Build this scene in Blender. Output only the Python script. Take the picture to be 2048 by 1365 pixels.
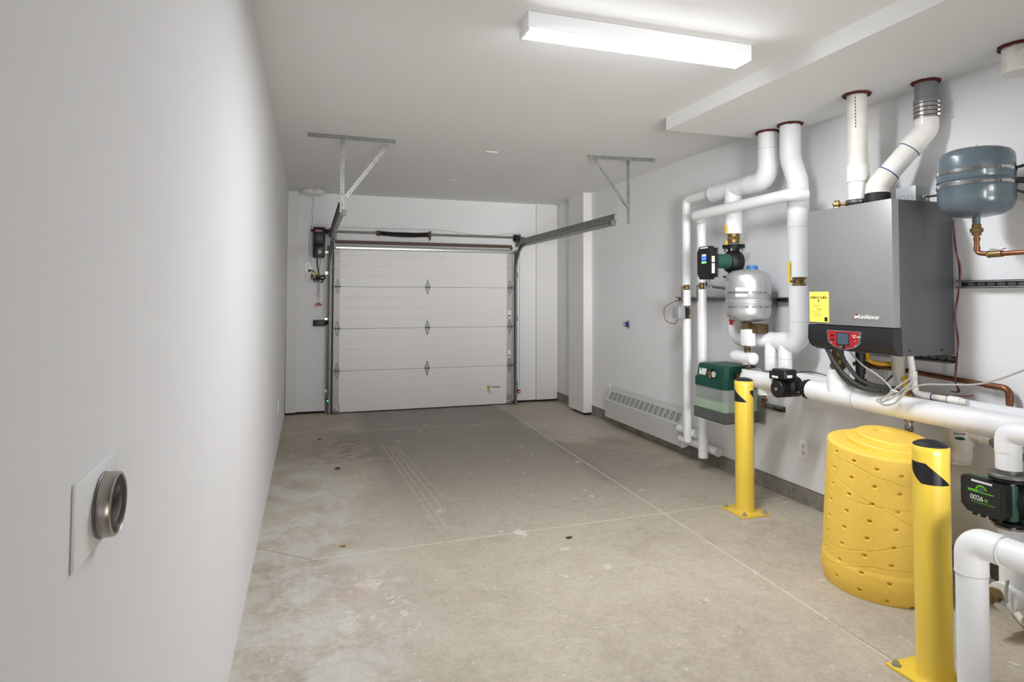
import bpy, bmesh, math, random
from mathutils import Vector, Matrix
random.seed(7)
PI = math.pi
S = bpy.context.scene
for o in list(bpy.data.objects): bpy.data.objects.remove(o)
COL = S.collection

# ------------------------------------------------------------------ camera
cd = bpy.data.cameras.new('camera'); cam = bpy.data.objects.new('camera', cd); COL.objects.link(cam)
yaw, pitch, roll = 0.315855252, 0.0323456533, 0.00250195271
F = Vector((math.sin(yaw)*math.cos(pitch), math.cos(yaw)*math.cos(pitch), math.sin(pitch)))
R = Vector((math.cos(yaw), -math.sin(yaw), 0)); U = R.cross(F)
R2 = math.cos(roll)*R + math.sin(roll)*U; U2 = -math.sin(roll)*R + math.cos(roll)*U
cam.matrix_world = Matrix(((R2.x, U2.x, -F.x, 0), (R2.y, U2.y, -F.y, 0), (R2.z, U2.z, -F.z, 1.48), (0, 0, 0, 1)))
cd.sensor_width = 36; cd.lens = 1236.4179/2048*36; cd.shift_y = -(682.5-553.04)/2048
cd.clip_start = 0.02; cd.clip_end = 60
S.camera = cam

# ------------------------------------------------------------------ world, exposure
w = bpy.data.worlds.new('world'); S.world = w; w.use_nodes = True
w.node_tree.nodes['Background'].inputs[0].default_value = (0.6, 0.65, 0.7, 1)
w.node_tree.nodes['Background'].inputs[1].default_value = 0.05
S.view_settings.view_transform = 'Standard'; S.view_settings.look = 'None'
S.view_settings.gamma = 1; S.view_settings.use_curve_mapping = False
S.view_settings.exposure = 0.0
LENS_STRENGTH = 128.0         # the ceiling fixture's diffuser
BACK_STRENGTH = 0.0
# unseen fill lamps added behind the camera: name, place, aim, width, height, watts, spread
FILL_LIGHTS = [('fill_light', (0.2, -2.4, 1.3), (3.36, 6.0, 1.8), 1.0, 1.6, 10, 28),
         ('fill_light', (1.5, -2.4, 1.4), (1.7, 8.0, 1.4), 2.4, 2.0, 4.5, 45),
         ('fill_light', (1.5, -2.4, 0.7), (1.7, 7.0, 2.78), 2.4, 1.0, 12.5, 38)]

# ------------------------------------------------------------------ materials
def hexc(h):
    c = [int(h[i:i+2], 16)/255 for i in (0, 2, 4)]
    return [x/12.92 if x <= 0.04045 else ((x+0.055)/1.055)**2.4 for x in c] + [1]
class NT:
    def __init__(s, m): s.t = m.node_tree; s.n = s.t.nodes; s.l = s.t.links
    def new(s, kind, **kw):
        x = s.n.new(kind)
        for k, v in kw.items(): setattr(x, k, v)
        return x
    def put(s, sock, v):
        if hasattr(v, 'is_output') or isinstance(v, bpy.types.NodeSocket): s.l.new(v, sock)
        else: sock.default_value = v
    def m(s, op, a, b=0.0, c=None, clamp=False):
        x = s.new('ShaderNodeMath', operation=op); x.use_clamp = clamp
        s.put(x.inputs[0], a); s.put(x.inputs[1], b)
        if c is not None: s.put(x.inputs[2], c)
        return x.outputs[0]
    def mix(s, f, a, b):
        x = s.new('ShaderNodeMix', data_type='RGBA'); s.put(x.inputs[0], f); s.put(x.inputs[6], a); s.put(x.inputs[7], b)
        return x.outputs[2]
    def ramp(s, v, lo, hi):                       # smooth 0..1 between lo and hi
        x = s.new('ShaderNodeMapRange', interpolation_type='SMOOTHSTEP')
        s.put(x.inputs[0], v); s.put(x.inputs[1], lo); s.put(x.inputs[2], hi); return x.outputs[0]
    def noise(s, co, scale, detail=4, rough=0.6, dist=0.0):
        x = s.new('ShaderNodeTexNoise'); s.l.new(co, x.inputs['Vector'])
        x.inputs['Scale'].default_value = scale; x.inputs['Detail'].default_value = detail
        x.inputs['Roughness'].default_value = rough; x.inputs['Distortion'].default_value = dist
        return x.outputs['Fac']
    def bump(s, h, strength, dist=0.01):
        x = s.new('ShaderNodeBump'); s.put(x.inputs['Height'], h); x.inputs['Strength'].default_value = strength
        x.inputs['Distance'].default_value = dist; return x.outputs[0]
def mat(name, col, rough=0.5, metal=0.0, var=0.0, vscale=6.0, bump=0.0, bscale=80.0, emit=None, estr=0.0, trans=0.0, alpha=1.0, coat=0.0, spec=0.5):
    m = bpy.data.materials.new(name); m.use_nodes = True
    b = m.node_tree.nodes['Principled BSDF']; t = NT(m)
    c = hexc(col) if isinstance(col, str) else list(col)
    b.inputs['Base Color'].default_value = c
    b.inputs['Roughness'].default_value = rough; b.inputs['Metallic'].default_value = metal
    b.inputs['Transmission Weight'].default_value = trans; b.inputs['Alpha'].default_value = alpha
    b.inputs['Coat Weight'].default_value = coat; b.inputs['Specular IOR Level'].default_value = spec
    co = t.new('ShaderNodeTexCoord').outputs['Object']
    if var:
        f = t.noise(co, vscale)
        d = [x*(1-var) for x in c[:3]] + [1]; e = [min(1, x*(1+var*0.6)) for x in c[:3]] + [1]
        t.l.new(t.mix(t.ramp(f, 0.3, 0.7), d, e), b.inputs['Base Color'])
    if bump: t.l.new(t.bump(t.noise(co, bscale, 2), bump, 0.002), b.inputs['Normal'])
    if emit: b.inputs['Emission Color'].default_value = hexc(emit); b.inputs['Emission Strength'].default_value = estr
    return m
M = {}
M['wall'] = mat('painted_drywall', 'eeeeef', 0.85, var=0.012, vscale=1.3, bump=0.12, bscale=160)
M['ceil'] = mat('painted_ceiling', 'ebebe9', 0.9, var=0.01, vscale=1.0, bump=0.12, bscale=120)
M['column'] = mat('painted_column', 'e9e8e6', 0.8, var=0.015, vscale=2)
M['plastic_white'] = mat('white_plastic', 'ecebe9', 0.4, var=0.01)
M['plate_white'] = mat('white_cover_plate', 'fbfbfb', 0.3)
M['jacket'] = mat('white_pvc_jacket', 'eff0f1', 0.33, var=0.02, vscale=9, bump=0.1, bscale=60, coat=0.2)
M['canvas'] = mat('white_insulation', 'eceef0', 0.5, var=0.02, vscale=8, bump=0.35, bscale=220)
M['pvc'] = mat('white_pvc_pipe', 'eeece6', 0.3, var=0.03, vscale=12)
M['pvc_old'] = mat('cream_pvc_pipe', 'e2dfd7', 0.4, var=0.06, vscale=14)
M['seam'] = mat('seam_line', 'b5b8bb', 0.6)
M['black'] = mat('black_plastic', '191a1b', 0.42, var=0.05)
M['blackgloss'] = mat('black_gloss_plastic', '1c1d20', 0.25)
M['castiron'] = mat('black_cast_iron', '17181a', 0.5, 0.2, bump=0.4, bscale=150)
M['rubber'] = mat('black_rubber', '141415', 0.6)
M['boiler'] = mat('grey_painted_steel', '8c8c8c', 0.38, 0.25, var=0.05, vscale=3.0)
M['boiler_dark'] = mat('dark_grey_steel', '59595b', 0.42, 0.3, var=0.05, vscale=3)
M['panel'] = mat('charcoal_plastic', '222226', 0.4, var=0.06)
M['galv'] = mat('galvanised_steel', 'a7a8a6', 0.38, 0.85, var=0.16, vscale=25)
M['galv_dull'] = mat('dull_galvanised_steel', '80827f', 0.5, 0.7, var=0.12, vscale=18)
M['galv_bright'] = mat('bright_galvanised_steel', 'c3c4c2', 0.28, 0.8, var=0.15, vscale=30)
M['galv_stile'] = mat('painted_steel_stile', 'b9b6b2', 0.5, 0.35, var=0.12, vscale=30)
M['galv_shaded'] = mat('shadowed_steel_back', '4a4b4b', 0.6, 0.6)  # shade inside the strut channel, put into a darker steel colour
M['chrome'] = mat('bright_metal', 'c9c9c8', 0.16, 1.0)
M['nickel'] = mat('brushed_nickel', 'a8a39c', 0.3, 1.0, var=0.12, vscale=30)
M['silver'] = mat('silver_paint', 'c6c8ca', 0.42, 0.75)
M['bluegrey'] = mat('blue_grey_enamel', '56636b', 0.28, 0.0, coat=0.3)
M['yellow'] = mat('yellow_gloss_paint', 'f2d04a', 0.28, coat=0.3)
M['tub'] = mat('yellow_moulded_foam', 'f9d057', 0.62, var=0.04, vscale=60, bump=0.35, bscale=260)
M['brass'] = mat('brass', '8f7850', 0.4, 0.85, var=0.15, vscale=40)
M['bronze'] = mat('bronze', '66533a', 0.48, 0.7, var=0.25, vscale=50)
M['copper'] = mat('copper', '8d5f45', 0.4, 0.85, var=0.25, vscale=20)
M['seal'] = mat('red_brown_firestop', '551e14', 0.8, bump=0.8, bscale=90)
M['redbrown'] = mat('brown_steel_angle', '5d443c', 0.6, var=0.15)
M['tealgreen'] = mat('dark_green_plastic', '0f4a3e', 0.42, var=0.05)
M['motorgreen'] = mat('green_motor_paint', '3f6f60', 0.4, 0.1)
M['red'] = mat('red_plastic', 'a81c24', 0.4)
M['pink'] = mat('pink_label', 'c4757a', 0.5)
M['label'] = mat('white_label', 'e8e8e6', 0.5)
M['labelyellow'] = mat('yellow_label', 'f2dd62', 0.5)
M['ink'] = mat('black_print', '1c1c18', 0.6)
M['inkgrey'] = mat('grey_print', '9a9038', 0.6)
M['green'] = mat('lime_print', '63c322', 0.5)
M['screen'] = mat('lcd_screen', '41525f', 0.2, emit='50697a', estr=0.12)
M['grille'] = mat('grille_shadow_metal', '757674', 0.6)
M['heater'] = mat('heater_enamel', 'cfcfca', 0.4)
M['gap'] = mat('dark_gap', '2e2a26', 0.9)
M['blue'] = mat('blue_plastic', '2f6fb4', 0.4)
M['navy'] = mat('navy_ring', '1f2c78', 0.4)
M['maroon'] = mat('maroon_wire', '6a3a35', 0.6)
M['greycord'] = mat('grey_cord', 'a9aaa6', 0.45)
M['hose'] = mat('dark_conduit', '3a3c3c', 0.42, bump=0.6, bscale=120)
M['yellowhose'] = mat('yellow_gas_hose', 'd8a81c', 0.4, bump=0.5, bscale=100)
M['leaf'] = mat('dry_leaf', 'b28a55', 0.8)
M['darkleaf'] = mat('dark_leaf', '4a3d33', 0.9)
M['junction'] = mat('grey_junction_box', 'a2a7a8', 0.42, 0.2)
M['pvcgrey'] = mat('grey_pvc', '7b7d80', 0.4)
M['led_green'] = mat('green_led', '40ff50', 0.3, emit='58ff60', estr=6)
M['led_red'] = mat('red_led', 'ff3020', 0.3, emit='ff4a2a', estr=5)
M['led_blue'] = mat('blue_display', '2040ff', 0.3, emit='3a62ff', estr=2.5)
M['lens_glow'] = mat('lit_diffuser', 'ffffff', 0.3, emit='f8faff', estr=LENS_STRENGTH)
def lit(m_, frosted):
    t = NT(m_)
M['cup'] = mat('translucent_cup', 'dcdcd4', 0.35, trans=0.5, alpha=0.8)
M['poly'] = mat('translucent_tank', 'f2f7f5', 0.3, trans=0.7)
M['fluid'] = mat('green_fluid', 'ccf7b0', 0.35)
M['glass'] = mat('clear_glass', 'e8ecec', 0.03, trans=1.0)
M['filter'] = mat('ivory_plastic', 'e3ddd3', 0.35)
M['lightbody'] = mat('white_enamel', 'eff0f2', 0.4)
M['spring'] = mat('black_coil_spring', '1a1a1a', 0.35, 0.3)
M['back_diffuser'] = mat('unlit_fixture_diffuser_back', 'ffffff', 0.3, emit='fffdf8', estr=BACK_STRENGTH)

def concrete_floor():
    m = bpy.data.materials.new('stained_concrete'); m.use_nodes = True; t = NT(m); b = t.n['Principled BSDF']
    co = t.new('ShaderNodeTexCoord').outputs['Object']
    sp = t.new('ShaderNodeSeparateXYZ'); t.l.new(co, sp.inputs[0]); X, Y = sp.outputs[0], sp.outputs[1]
    n1 = t.noise(co, 1.6, 6, 0.62, 0.4); n2 = t.noise(co, 7, 6, 0.65, 0.6); n3 = t.noise(co, 45, 5, 0.7); n4 = t.noise(co, 17, 6, 0.75, 0.8); n5 = t.noise(co, 150, 3, 0.7)
    base = t.mix(t.ramp(n1, 0.3, 0.7), hexc('b0a594'), hexc('c6bba8'))
    base = t.mix(t.m('MULTIPLY', t.ramp(n2, 0.35, 0.75), 0.5), base, hexc('cfc6b5'))
    base = t.mix(t.m('MULTIPLY', t.ramp(n3, 0.42, 0.7), 0.32), base, hexc('8d867c'))
    base = t.mix(t.m('MULTIPLY', t.ramp(n4, 0.5, 0.72), 0.34), base, hexc('d2ccc1'))
    base = t.mix(t.m('MULTIPLY', t.ramp(n4, 0.5, 0.3), 0.30), base, hexc('877f75'))
    base = t.mix(t.m('MULTIPLY', t.ramp(n5, 0.5, 0.68), 0.16), base, hexc('7d766c'))
    wob = t.m('MULTIPLY', t.m('SUBTRACT', n1, 0.5), 1.3)
    wob2 = t.m('MULTIPLY', t.m('SUBTRACT', n2, 0.5), 0.7)
    Yw = t.m('ADD', t.m('ADD', Y, t.m('MULTIPLY', wob, 1.6)), wob2); Xw = t.m('ADD', t.m('ADD', X, t.m('MULTIPLY', wob, 0.25)), t.m('MULTIPLY', wob2, 0.35))
    # damp area in front of the door
    damp = t.m('MULTIPLY', t.m('MULTIPLY', t.ramp(Xw, 0.45, 0.72), t.m('SUBTRACT', 1, t.ramp(Xw, 2.32, 2.48))), t.ramp(Yw, 3.6, 6.6))
    tail = t.m('MULTIPLY', t.m('MULTIPLY', t.ramp(Xw, 2.2, 2.4), t.m('SUBTRACT', 1, t.ramp(Xw, 2.9, 3.3))), t.m('MULTIPLY', t.ramp(Yw, 3.9, 4.8), t.m('SUBTRACT', 1, t.ramp(Yw, 5.75, 6.0))))
    base = t.mix(t.m('MULTIPLY', t.m('ADD', damp, t.m('MULTIPLY', tail, 0.55), clamp=True), 0.72), base, hexc('77706a'))
    left_dark = t.m('MULTIPLY', t.m('MULTIPLY', t.ramp(Yw, 5.3, 6.3), t.m('SUBTRACT', 1, t.ramp(Yw, 6.6, 7.2))), t.m('SUBTRACT', 1, t.ramp(X, 0.6, 1.0)))
    base = t.mix(t.m('MULTIPLY', left_dark, 0.3), base, hexc('7b756d'))
    mid = t.m('MULTIPLY', t.ramp(Yw, 3.2, 5.2), t.m('MULTIPLY', t.ramp(Xw, 0.2, 0.9), t.m('SUBTRACT', 1, t.ramp(Xw, 2.5, 3.0))))
    base = t.mix(t.m('MULTIPLY', mid, 0.32), base, hexc('847d73'))
    # pale bloom along the left wall
    bl = t.m('MULTIPLY', t.m('SUBTRACT', 1, t.ramp(Xw, 0.1, 0.75)), t.m('MULTIPLY', t.ramp(t.noise(co, 3.2, 7, 0.7, 0.5), 0.4, 0.62), t.m('SUBTRACT', 1, t.ramp(Y, 5.2, 6.2))))
    base = t.mix(t.m('MULTIPLY', bl, 0.7), base, hexc('cfcdc8'))
    def region(x0, x1, y0, y1, e):
        a_ = t.m('MULTIPLY', t.ramp(X, x0-e, x0+e), t.m('SUBTRACT', 1, t.ramp(X, x1-e, x1+e)))
        return t.m('MULTIPLY', a_, t.m('MULTIPLY', t.ramp(Y, y0-e, y0+e), t.m('SUBTRACT', 1, t.ramp(Y, y1-e, y1+e))))
    flake = t.ramp(t.noise(co, 8, 8, 0.72, 1.0), 0.55, 0.60)
    base = t.mix(t.m('MULTIPLY', t.m('MULTIPLY', flake, region(0.12, 0.46, 2.75, 3.4, 0.1)), 0.8), base, hexc('dcdad6'))
    base = t.mix(t.m('MULTIPLY', t.m('MULTIPLY', flake, region(-0.1, 0.3, 4.2, 5.0, 0.15)), 0.6), base, hexc('d8d5cf'))
    base = t.mix(t.m('MULTIPLY', t.m('MULTIPLY', t.ramp(n4, 0.45, 0.62), region(-0.2, 0.25, 2.0, 3.6, 0.2)), 0.4), base, hexc('d6d4d0'))
    base = t.mix(t.m('MULTIPLY', t.m('MULTIPLY', flake, region(2.5, 3.2, 3.1, 3.5, 0.12)), 0.4), base, hexc('d0ccc4'))
    base = t.mix(t.m('MULTIPLY', region(2.45, 3.3, 5.9, 8.2, 0.15), 0.35), base, hexc('c9c3b8'))
    grime = t.m('MULTIPLY', t.ramp(n2, 0.42, 0.6), region(0.0, 0.9, 5.6, 6.9, 0.35))
    base = t.mix(t.m('MULTIPLY', grime, 0.5), base, hexc('6f685f'))
    base = t.mix(t.m('MULTIPLY', t.m('MULTIPLY', t.ramp(n4, 0.4, 0.6), region(0.1, 0.35, 3.1, 3.55, 0.1)), 0.35), base, hexc('b3937d'))
    # paint and plaster drops
    def splots(scale, thr, seed, keep):
        mp = t.new('ShaderNodeMapping'); t.l.new(co, mp.inputs[0]); mp.inputs['Location'].default_value = (seed, seed*1.7, 0)
        wv = t.new('ShaderNodeVectorMath', operation='ADD'); t.l.new(mp.outputs[0], wv.inputs[0])
        cs = t.new('ShaderNodeTexNoise'); t.l.new(co, cs.inputs['Vector']); cs.inputs['Scale'].default_value = scale*2.5
        sc = t.new('ShaderNodeVectorMath', operation='SCALE'); t.l.new(cs.outputs['Color'], sc.inputs[0]); sc.inputs['Scale'].default_value = 0.6/scale
        t.l.new(sc.outputs[0], wv.inputs[1])
        v = t.new('ShaderNodeTexVoronoi'); t.l.new(wv.outputs[0], v.inputs['Vector']); v.inputs['Scale'].default_value = scale
        v.voronoi_dimensions = '2D'
        s2 = t.new('ShaderNodeSeparateColor'); t.l.new(v.outputs['Color'], s2.inputs[0])
        return t.m('MULTIPLY', t.m('LESS_THAN', v.outputs['Distance'], t.m('MULTIPLY', s2.outputs[1], thr)), t.m('LESS_THAN', s2.outputs[0], keep))
    base = t.mix(t.m('MULTIPLY', splots(7, 0.17, 3.1, 0.10), 0.55), base, hexc('ddd8d0'))
    base = t.mix(t.m('MULTIPLY', splots(22, 0.16, 8.3, 0.13), 0.5), base, hexc('e0dcd5'))
    base = t.mix(t.m('MULTIPLY', splots(9, 0.09, 5.7, 0.06), 0.4), base, hexc('6a6058'))
    rust = t.m('MULTIPLY', t.ramp(t.noise(co, 2.4, 5, 0.6), 0.62, 0.75), 0.22)
    base = t.mix(rust, base, hexc('a2876b'))
    # saw-cut joints
    def line(ax, ay, bx, by, w_):
        dx, dy = bx-ax, by-ay; L = math.hypot(dx, dy); nx, ny = -dy/L, dx/L
        d = t.m('ADD', t.m('MULTIPLY', X, nx), t.m('ADD', t.m('MULTIPLY', Y, ny), -(ax*nx+ay*ny)))
        d = t.m('ABSOLUTE', t.m('ADD', d, t.m('MULTIPLY', t.m('SUBTRACT', n3, 0.5), 0.008)))
        s = t.m('DIVIDE', t.m('ADD', t.m('MULTIPLY', X, dx), t.m('ADD', t.m('MULTIPLY', Y, dy), -(ax*dx+ay*dy))), L*L)
        inside = t.m('MULTIPLY', t.m('GREATER_THAN', s, 0.0), t.m('LESS_THAN', s, 1.0))
        return t.m('MULTIPLY', t.m('SUBTRACT', 1, t.ramp(d, w_*0.6, w_)), inside)
    J = line(2.27, 1.9, 2.37, 5.7, 0.007); J = t.m('MAXIMUM', J, line(2.37, 5.7, 2.463, 8.1, 0.008))
    J = t.m('MAXIMUM', J, line(-0.02, 3.69, 3.36, 3.765, 0.007)); J = t.m('MAXIMUM', J, line(0.45, 7.02, 2.42, 6.93, 0.008))
    base = t.mix(t.m('MULTIPLY', t.m('MULTIPLY', J, t.ramp(n3, 0.3, 0.5)), 0.85), base, hexc('dcd3c3'))
    crack = t.m('MAXIMUM', line(-0.27, 3.95, 0.06, 3.66, 0.004), line(1.45, 4.3, 2.0, 3.75, 0.003))
    near = line(2.262, 1.0, 2.285, 2.3, 0.004)
    base = t.mix(t.m('MULTIPLY', t.m('MAXIMUM', crack, near), 0.7), base, hexc('6b6259'))
    # tyre marks
    for ax, ay, bx, by, k in ((0.70, 6.3, 0.80, 3.9, 0.24), (0.745, 6.3, 0.85, 3.9, 0.22), (0.79, 6.3, 0.90, 4.2, 0.24), (0.83, 6.2, 0.95, 4.5, 0.18), (0.1, 2.2, 0.15, 3.9, 0.18), (0.22, 2.0, 0.26, 3.8, 0.15), (-0.1, 3.6, -0.12, 4.6, 0.2)):
        base = t.mix(t.m('MULTIPLY', t.m('MULTIPLY', line(ax, ay, bx, by, 0.014), t.ramp(n4, 0.38, 0.55)), k*1.5), base, hexc('cfc4b2'))
    def spot(cx, cy, r, colr, k):
        d = t.m('SQRT', t.m('ADD', t.m('POWER', t.m('SUBTRACT', X, cx), 2), t.m('POWER', t.m('MULTIPLY', t.m('SUBTRACT', Y, cy), 0.6), 2)))
        d = t.m('ADD', t.m('ADD', d, t.m('MULTIPLY', t.m('SUBTRACT', n2, 0.5), r*2.2)), t.m('MULTIPLY', t.m('SUBTRACT', n4, 0.5), r*5.0))
        return t.mix(t.m('MULTIPLY', t.m('SUBTRACT', 1, t.ramp(d, r*0.7, r)), k), base, hexc(colr))
    base = spot(0.0, 4.37, 0.09, 'd2cec6', 0.7); base = spot(0.73, 5.85, 0.06, '9c8268', 0.6)
    base = spot(0.3, 3.3, 0.05, 'd8c8bc', 0.5); base = spot(1.27, 3.72, 0.035, 'ded8d0', 0.8); base = spot(0.18, 2.9, 0.04, 'd8d4cc', 0.6)
    
    t.l.new(base, b.inputs['Base Color'])
    rr = t.new('ShaderNodeMapRange'); t.put(rr.inputs[0], damp); rr.inputs[3].default_value = 0.72; rr.inputs[4].default_value = 0.45
    t.l.new(rr.outputs[0], b.inputs['Roughness'])
    t.l.new(t.bump(t.m('SUBTRACT', t.m('MULTIPLY', n3, 0.6), t.m('MULTIPLY', J, 0.6)), 0.25, 0.004), b.inputs['Normal'])
    return m
M['floor'] = concrete_floor()
def curb_mat():
    m = bpy.data.materials.new('rough_concrete_curb'); m.use_nodes = True; t = NT(m); b = t.n['Principled BSDF']
    co = t.new('ShaderNodeTexCoord').outputs['Object']
    c = t.mix(t.ramp(t.noise(co, 5, 6, 0.7), 0.3, 0.7), hexc('77726a'), hexc('9d9890'))
    c = t.mix(t.m('MULTIPLY', t.ramp(t.noise(co, 28, 4), 0.6, 0.72), 0.6), c, hexc('c9c5bd'))
    t.l.new(c, b.inputs['Base Color']); b.inputs['Roughness'].default_value = 0.85
    t.l.new(t.bump(t.noise(co, 30, 5), 0.5, 0.01), b.inputs['Normal']); return m
M['curb'] = curb_mat()
def fixture_lens():      # diffuser glows; keep it a plain emissive principled
    return M['lens_glow']

# ------------------------------------------------------------------ mesh helpers (everything in world coordinates)
def BM(): return bmesh.new()
def box(bm, x0, x1, y0, y1, z0, z1, bev=0.0, seg=2, rot=None, pivot=None):
    b = bmesh.new(); bmesh.ops.create_cube(b, size=1)
    bmesh.ops.scale(b, vec=(x1-x0, y1-y0, z1-z0), verts=b.verts)
    if bev > 0: bmesh.ops.bevel(b, geom=b.edges[:], offset=bev, segments=seg, affect='EDGES', profile=0.5)
    bmesh.ops.translate(b, vec=((x0+x1)/2, (y0+y1)/2, (z0+z1)/2), verts=b.verts)
    if rot is not None: bmesh.ops.rotate(b, cent=pivot or ((x0+x1)/2, (y0+y1)/2, (z0+z1)/2), matrix=rot, verts=b.verts)
    merge(bm, b); return bm
def merge(bm, b):
    me = bpy.data.meshes.new('tmp'); b.to_mesh(me); b.free(); bm.from_mesh(me); bpy.data.meshes.remove(me)
def frames(pts):
    pts = [Vector(p) for p in pts]; n = len(pts); T = []
    for i in range(n):
        a = pts[max(i-1, 0)]; c = pts[min(i+1, n-1)]; b = pts[i]
        if 0 < i < n-1: t_ = (b-a).normalized()+(c-b).normalized()
        else: t_ = c-a
        T.append(t_.normalized())
    up = Vector((0, 0, 1)) if abs(T[0].z) < 0.9 else Vector((1, 0, 0))
    N = [(up - T[0]*up.dot(T[0])).normalized()]
    for i in range(1, n):
        v = N[-1]; q = T[i-1].rotation_difference(T[i]); v = q @ v; N.append((v - T[i]*v.dot(T[i])).normalized())
    return pts, T, N
def sweep(bm, path, prof, closed=True, caps=True, scale=None):
    pts, T, N = frames(path); rings = []
    for i, p in enumerate(pts):
        B = T[i].cross(N[i]); s = scale[i] if scale else 1.0
        k = 1.0
        if 0 < i < len(pts)-1:
            a = (pts[i]-pts[i-1]).normalized().angle((pts[i+1]-pts[i]).normalized(), 0); k = 1/max(0.5, math.cos(a/2))
        rings.append([bm.verts.new(p + (N[i]*v*1.0 + B*u)*s) for u, v in prof])
    m_ = len(prof)
    for i in range(len(rings)-1):
        for j in range(m_ if closed else m_-1):
            a, b = rings[i], rings[i+1]; k2 = (j+1) % m_
            bm.faces.new((a[j], a[k2], b[k2], b[j]))
    if caps and closed:
        bm.faces.new(rings[0][::-1]); bm.faces.new(rings[-1])
    return bm
def circ(r, n=24): return [(r*math.cos(2*PI*i/n), r*math.sin(2*PI*i/n)) for i in range(n)]
def tube(bm, path, r, n=24, caps=True): return sweep(bm, path, circ(r, n), True, caps)
def fillet(path, rad, n=8):
    P = [Vector(p) for p in path]; out = [P[0]]
    for i in range(1, len(P)-1):
        a = (P[i-1]-P[i]); b = (P[i+1]-P[i]); la, lb = a.length, b.length; a.normalize(); b.normalize()
        ang = a.angle(b)
        if ang > PI-0.02: out.append(P[i]); continue
        rr = rad[i-1] if isinstance(rad, (list, tuple)) else rad
        d = min(rr/math.tan(ang/2), la*0.49, lb*0.49); rr = d*math.tan(ang/2)
        c = P[i] + (a+b).normalized()*(rr/math.sin(ang/2))
        s = P[i]+a*d; e = P[i]+b*d; vs = s-c; ve = e-c; q = vs.rotation_difference(ve)
        ax, th = q.to_axis_angle()
        for k in range(n+1): out.append(c + Matrix.Rotation(th*k/n, 3, ax) @ vs)
    out.append(P[-1]); return out
def spline(pts, n=8):
    P = [Vector(p) for p in pts]; out = []
    for i in range(len(P)-1):
        p0 = P[max(i-1, 0)]; p1 = P[i]; p2 = P[i+1]; p3 = P[min(i+2, len(P)-1)]
        for k in range(n):
            t = k/n
            out.append(0.5*((2*p1)+(p2-p0)*t+(2*p0-5*p1+4*p2-p3)*t*t+(3*p1-p0-3*p2+p3)*t**3))
    out.append(P[-1]); return out
def lathe(bm, c, prof, n=40, axis='Z'):
    """prof = [(r, h)...] turned about axis through c"""
    c = Vector(c); rings = []
    for r, h in prof:
        ring = []
        for i in range(n if r > 1e-6 else 1):
            a = 2*PI*i/n; x, y = r*math.cos(a), r*math.sin(a)
            v = {'Z': Vector((x, y, h)), 'X': Vector((h, x, y)), 'Y': Vector((y, h, x))}[axis]
            ring.append(bm.verts.new(c+v))
        rings.append(ring)
    for a, b in zip(rings[:-1], rings[1:]):
        if len(a) == 1 and len(b) == 1: continue
        if len(a) == 1:
            for i in range(n): bm.faces.new((a[0], b[i], b[(i+1) % n]))
        elif len(b) == 1:
            for i in range(n): bm.faces.new((a[i], a[(i+1) % n], b[0]))
        else:
            for i in range(n): bm.faces.new((a[i], a[(i+1) % n], b[(i+1) % n], b[i]))
    if len(rings[0]) > 1: bm.faces.new(rings[0][::-1])
    if len(rings[-1]) > 1: bm.faces.new(rings[-1])
    bmesh.ops.recalc_face_normals(bm, faces=bm.faces[:])
    return bm
def cyl(bm, c, r, h0, h1, axis='Z', n=32, bev=0.0):
    p = [(r, h0), (r, h1)] if not bev else [(r-bev, h0), (r, h0+bev), (r, h1-bev), (r-bev, h1)]
    return lathe(bm, c, p, n, axis)
def poly(bm, pts, ext):
    """polygon (world points) extruded by vector ext"""
    a = [bm.verts.new(Vector(p)) for p in pts]; b = [bm.verts.new(Vector(p)+Vector(ext)) for p in pts]; n = len(a)
    bm.faces.new(a[::-1]); bm.faces.new(b)
    for i in range(n): bm.faces.new((a[i], a[(i+1) % n], b[(i+1) % n], b[i]))
    bmesh.ops.recalc_face_normals(bm, faces=bm.faces[:]); return bm
def hexnut(bm, c, r, h0, h1, axis='Z'): return lathe(bm, c, [(r*0.94, h0), (r, h0+0.002), (r, h1-0.002), (r*0.94, h1)], 6, axis)
def text_bm(s, size, origin, xdir, zdir, depth=0.002, align='LEFT', font_scale=1.0):
    cu = bpy.data.curves.new('txt', 'FONT'); cu.body = s; cu.size = size; cu.extrude = depth/2; cu.align_x = align; cu.space_character = font_scale
    o = bpy.data.objects.new('txt', cu); COL.objects.link(o); dg = bpy.context.evaluated_depsgraph_get()
    me = bpy.data.meshes.new_from_object(o.evaluated_get(dg)); bpy.data.objects.remove(o); bpy.data.curves.remove(cu)
    xd = Vector(xdir).normalized(); zd = Vector(zdir).normalized(); nd = xd.cross(zd)
    mw = Matrix(((xd.x, zd.x, nd.x, origin[0]), (xd.y, zd.y, nd.y, origin[1]), (xd.z, zd.z, nd.z, origin[2]), (0, 0, 0, 1)))
    me.transform(mw); b = bmesh.new(); b.from_mesh(me); bpy.data.meshes.remove(me); return b

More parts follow.
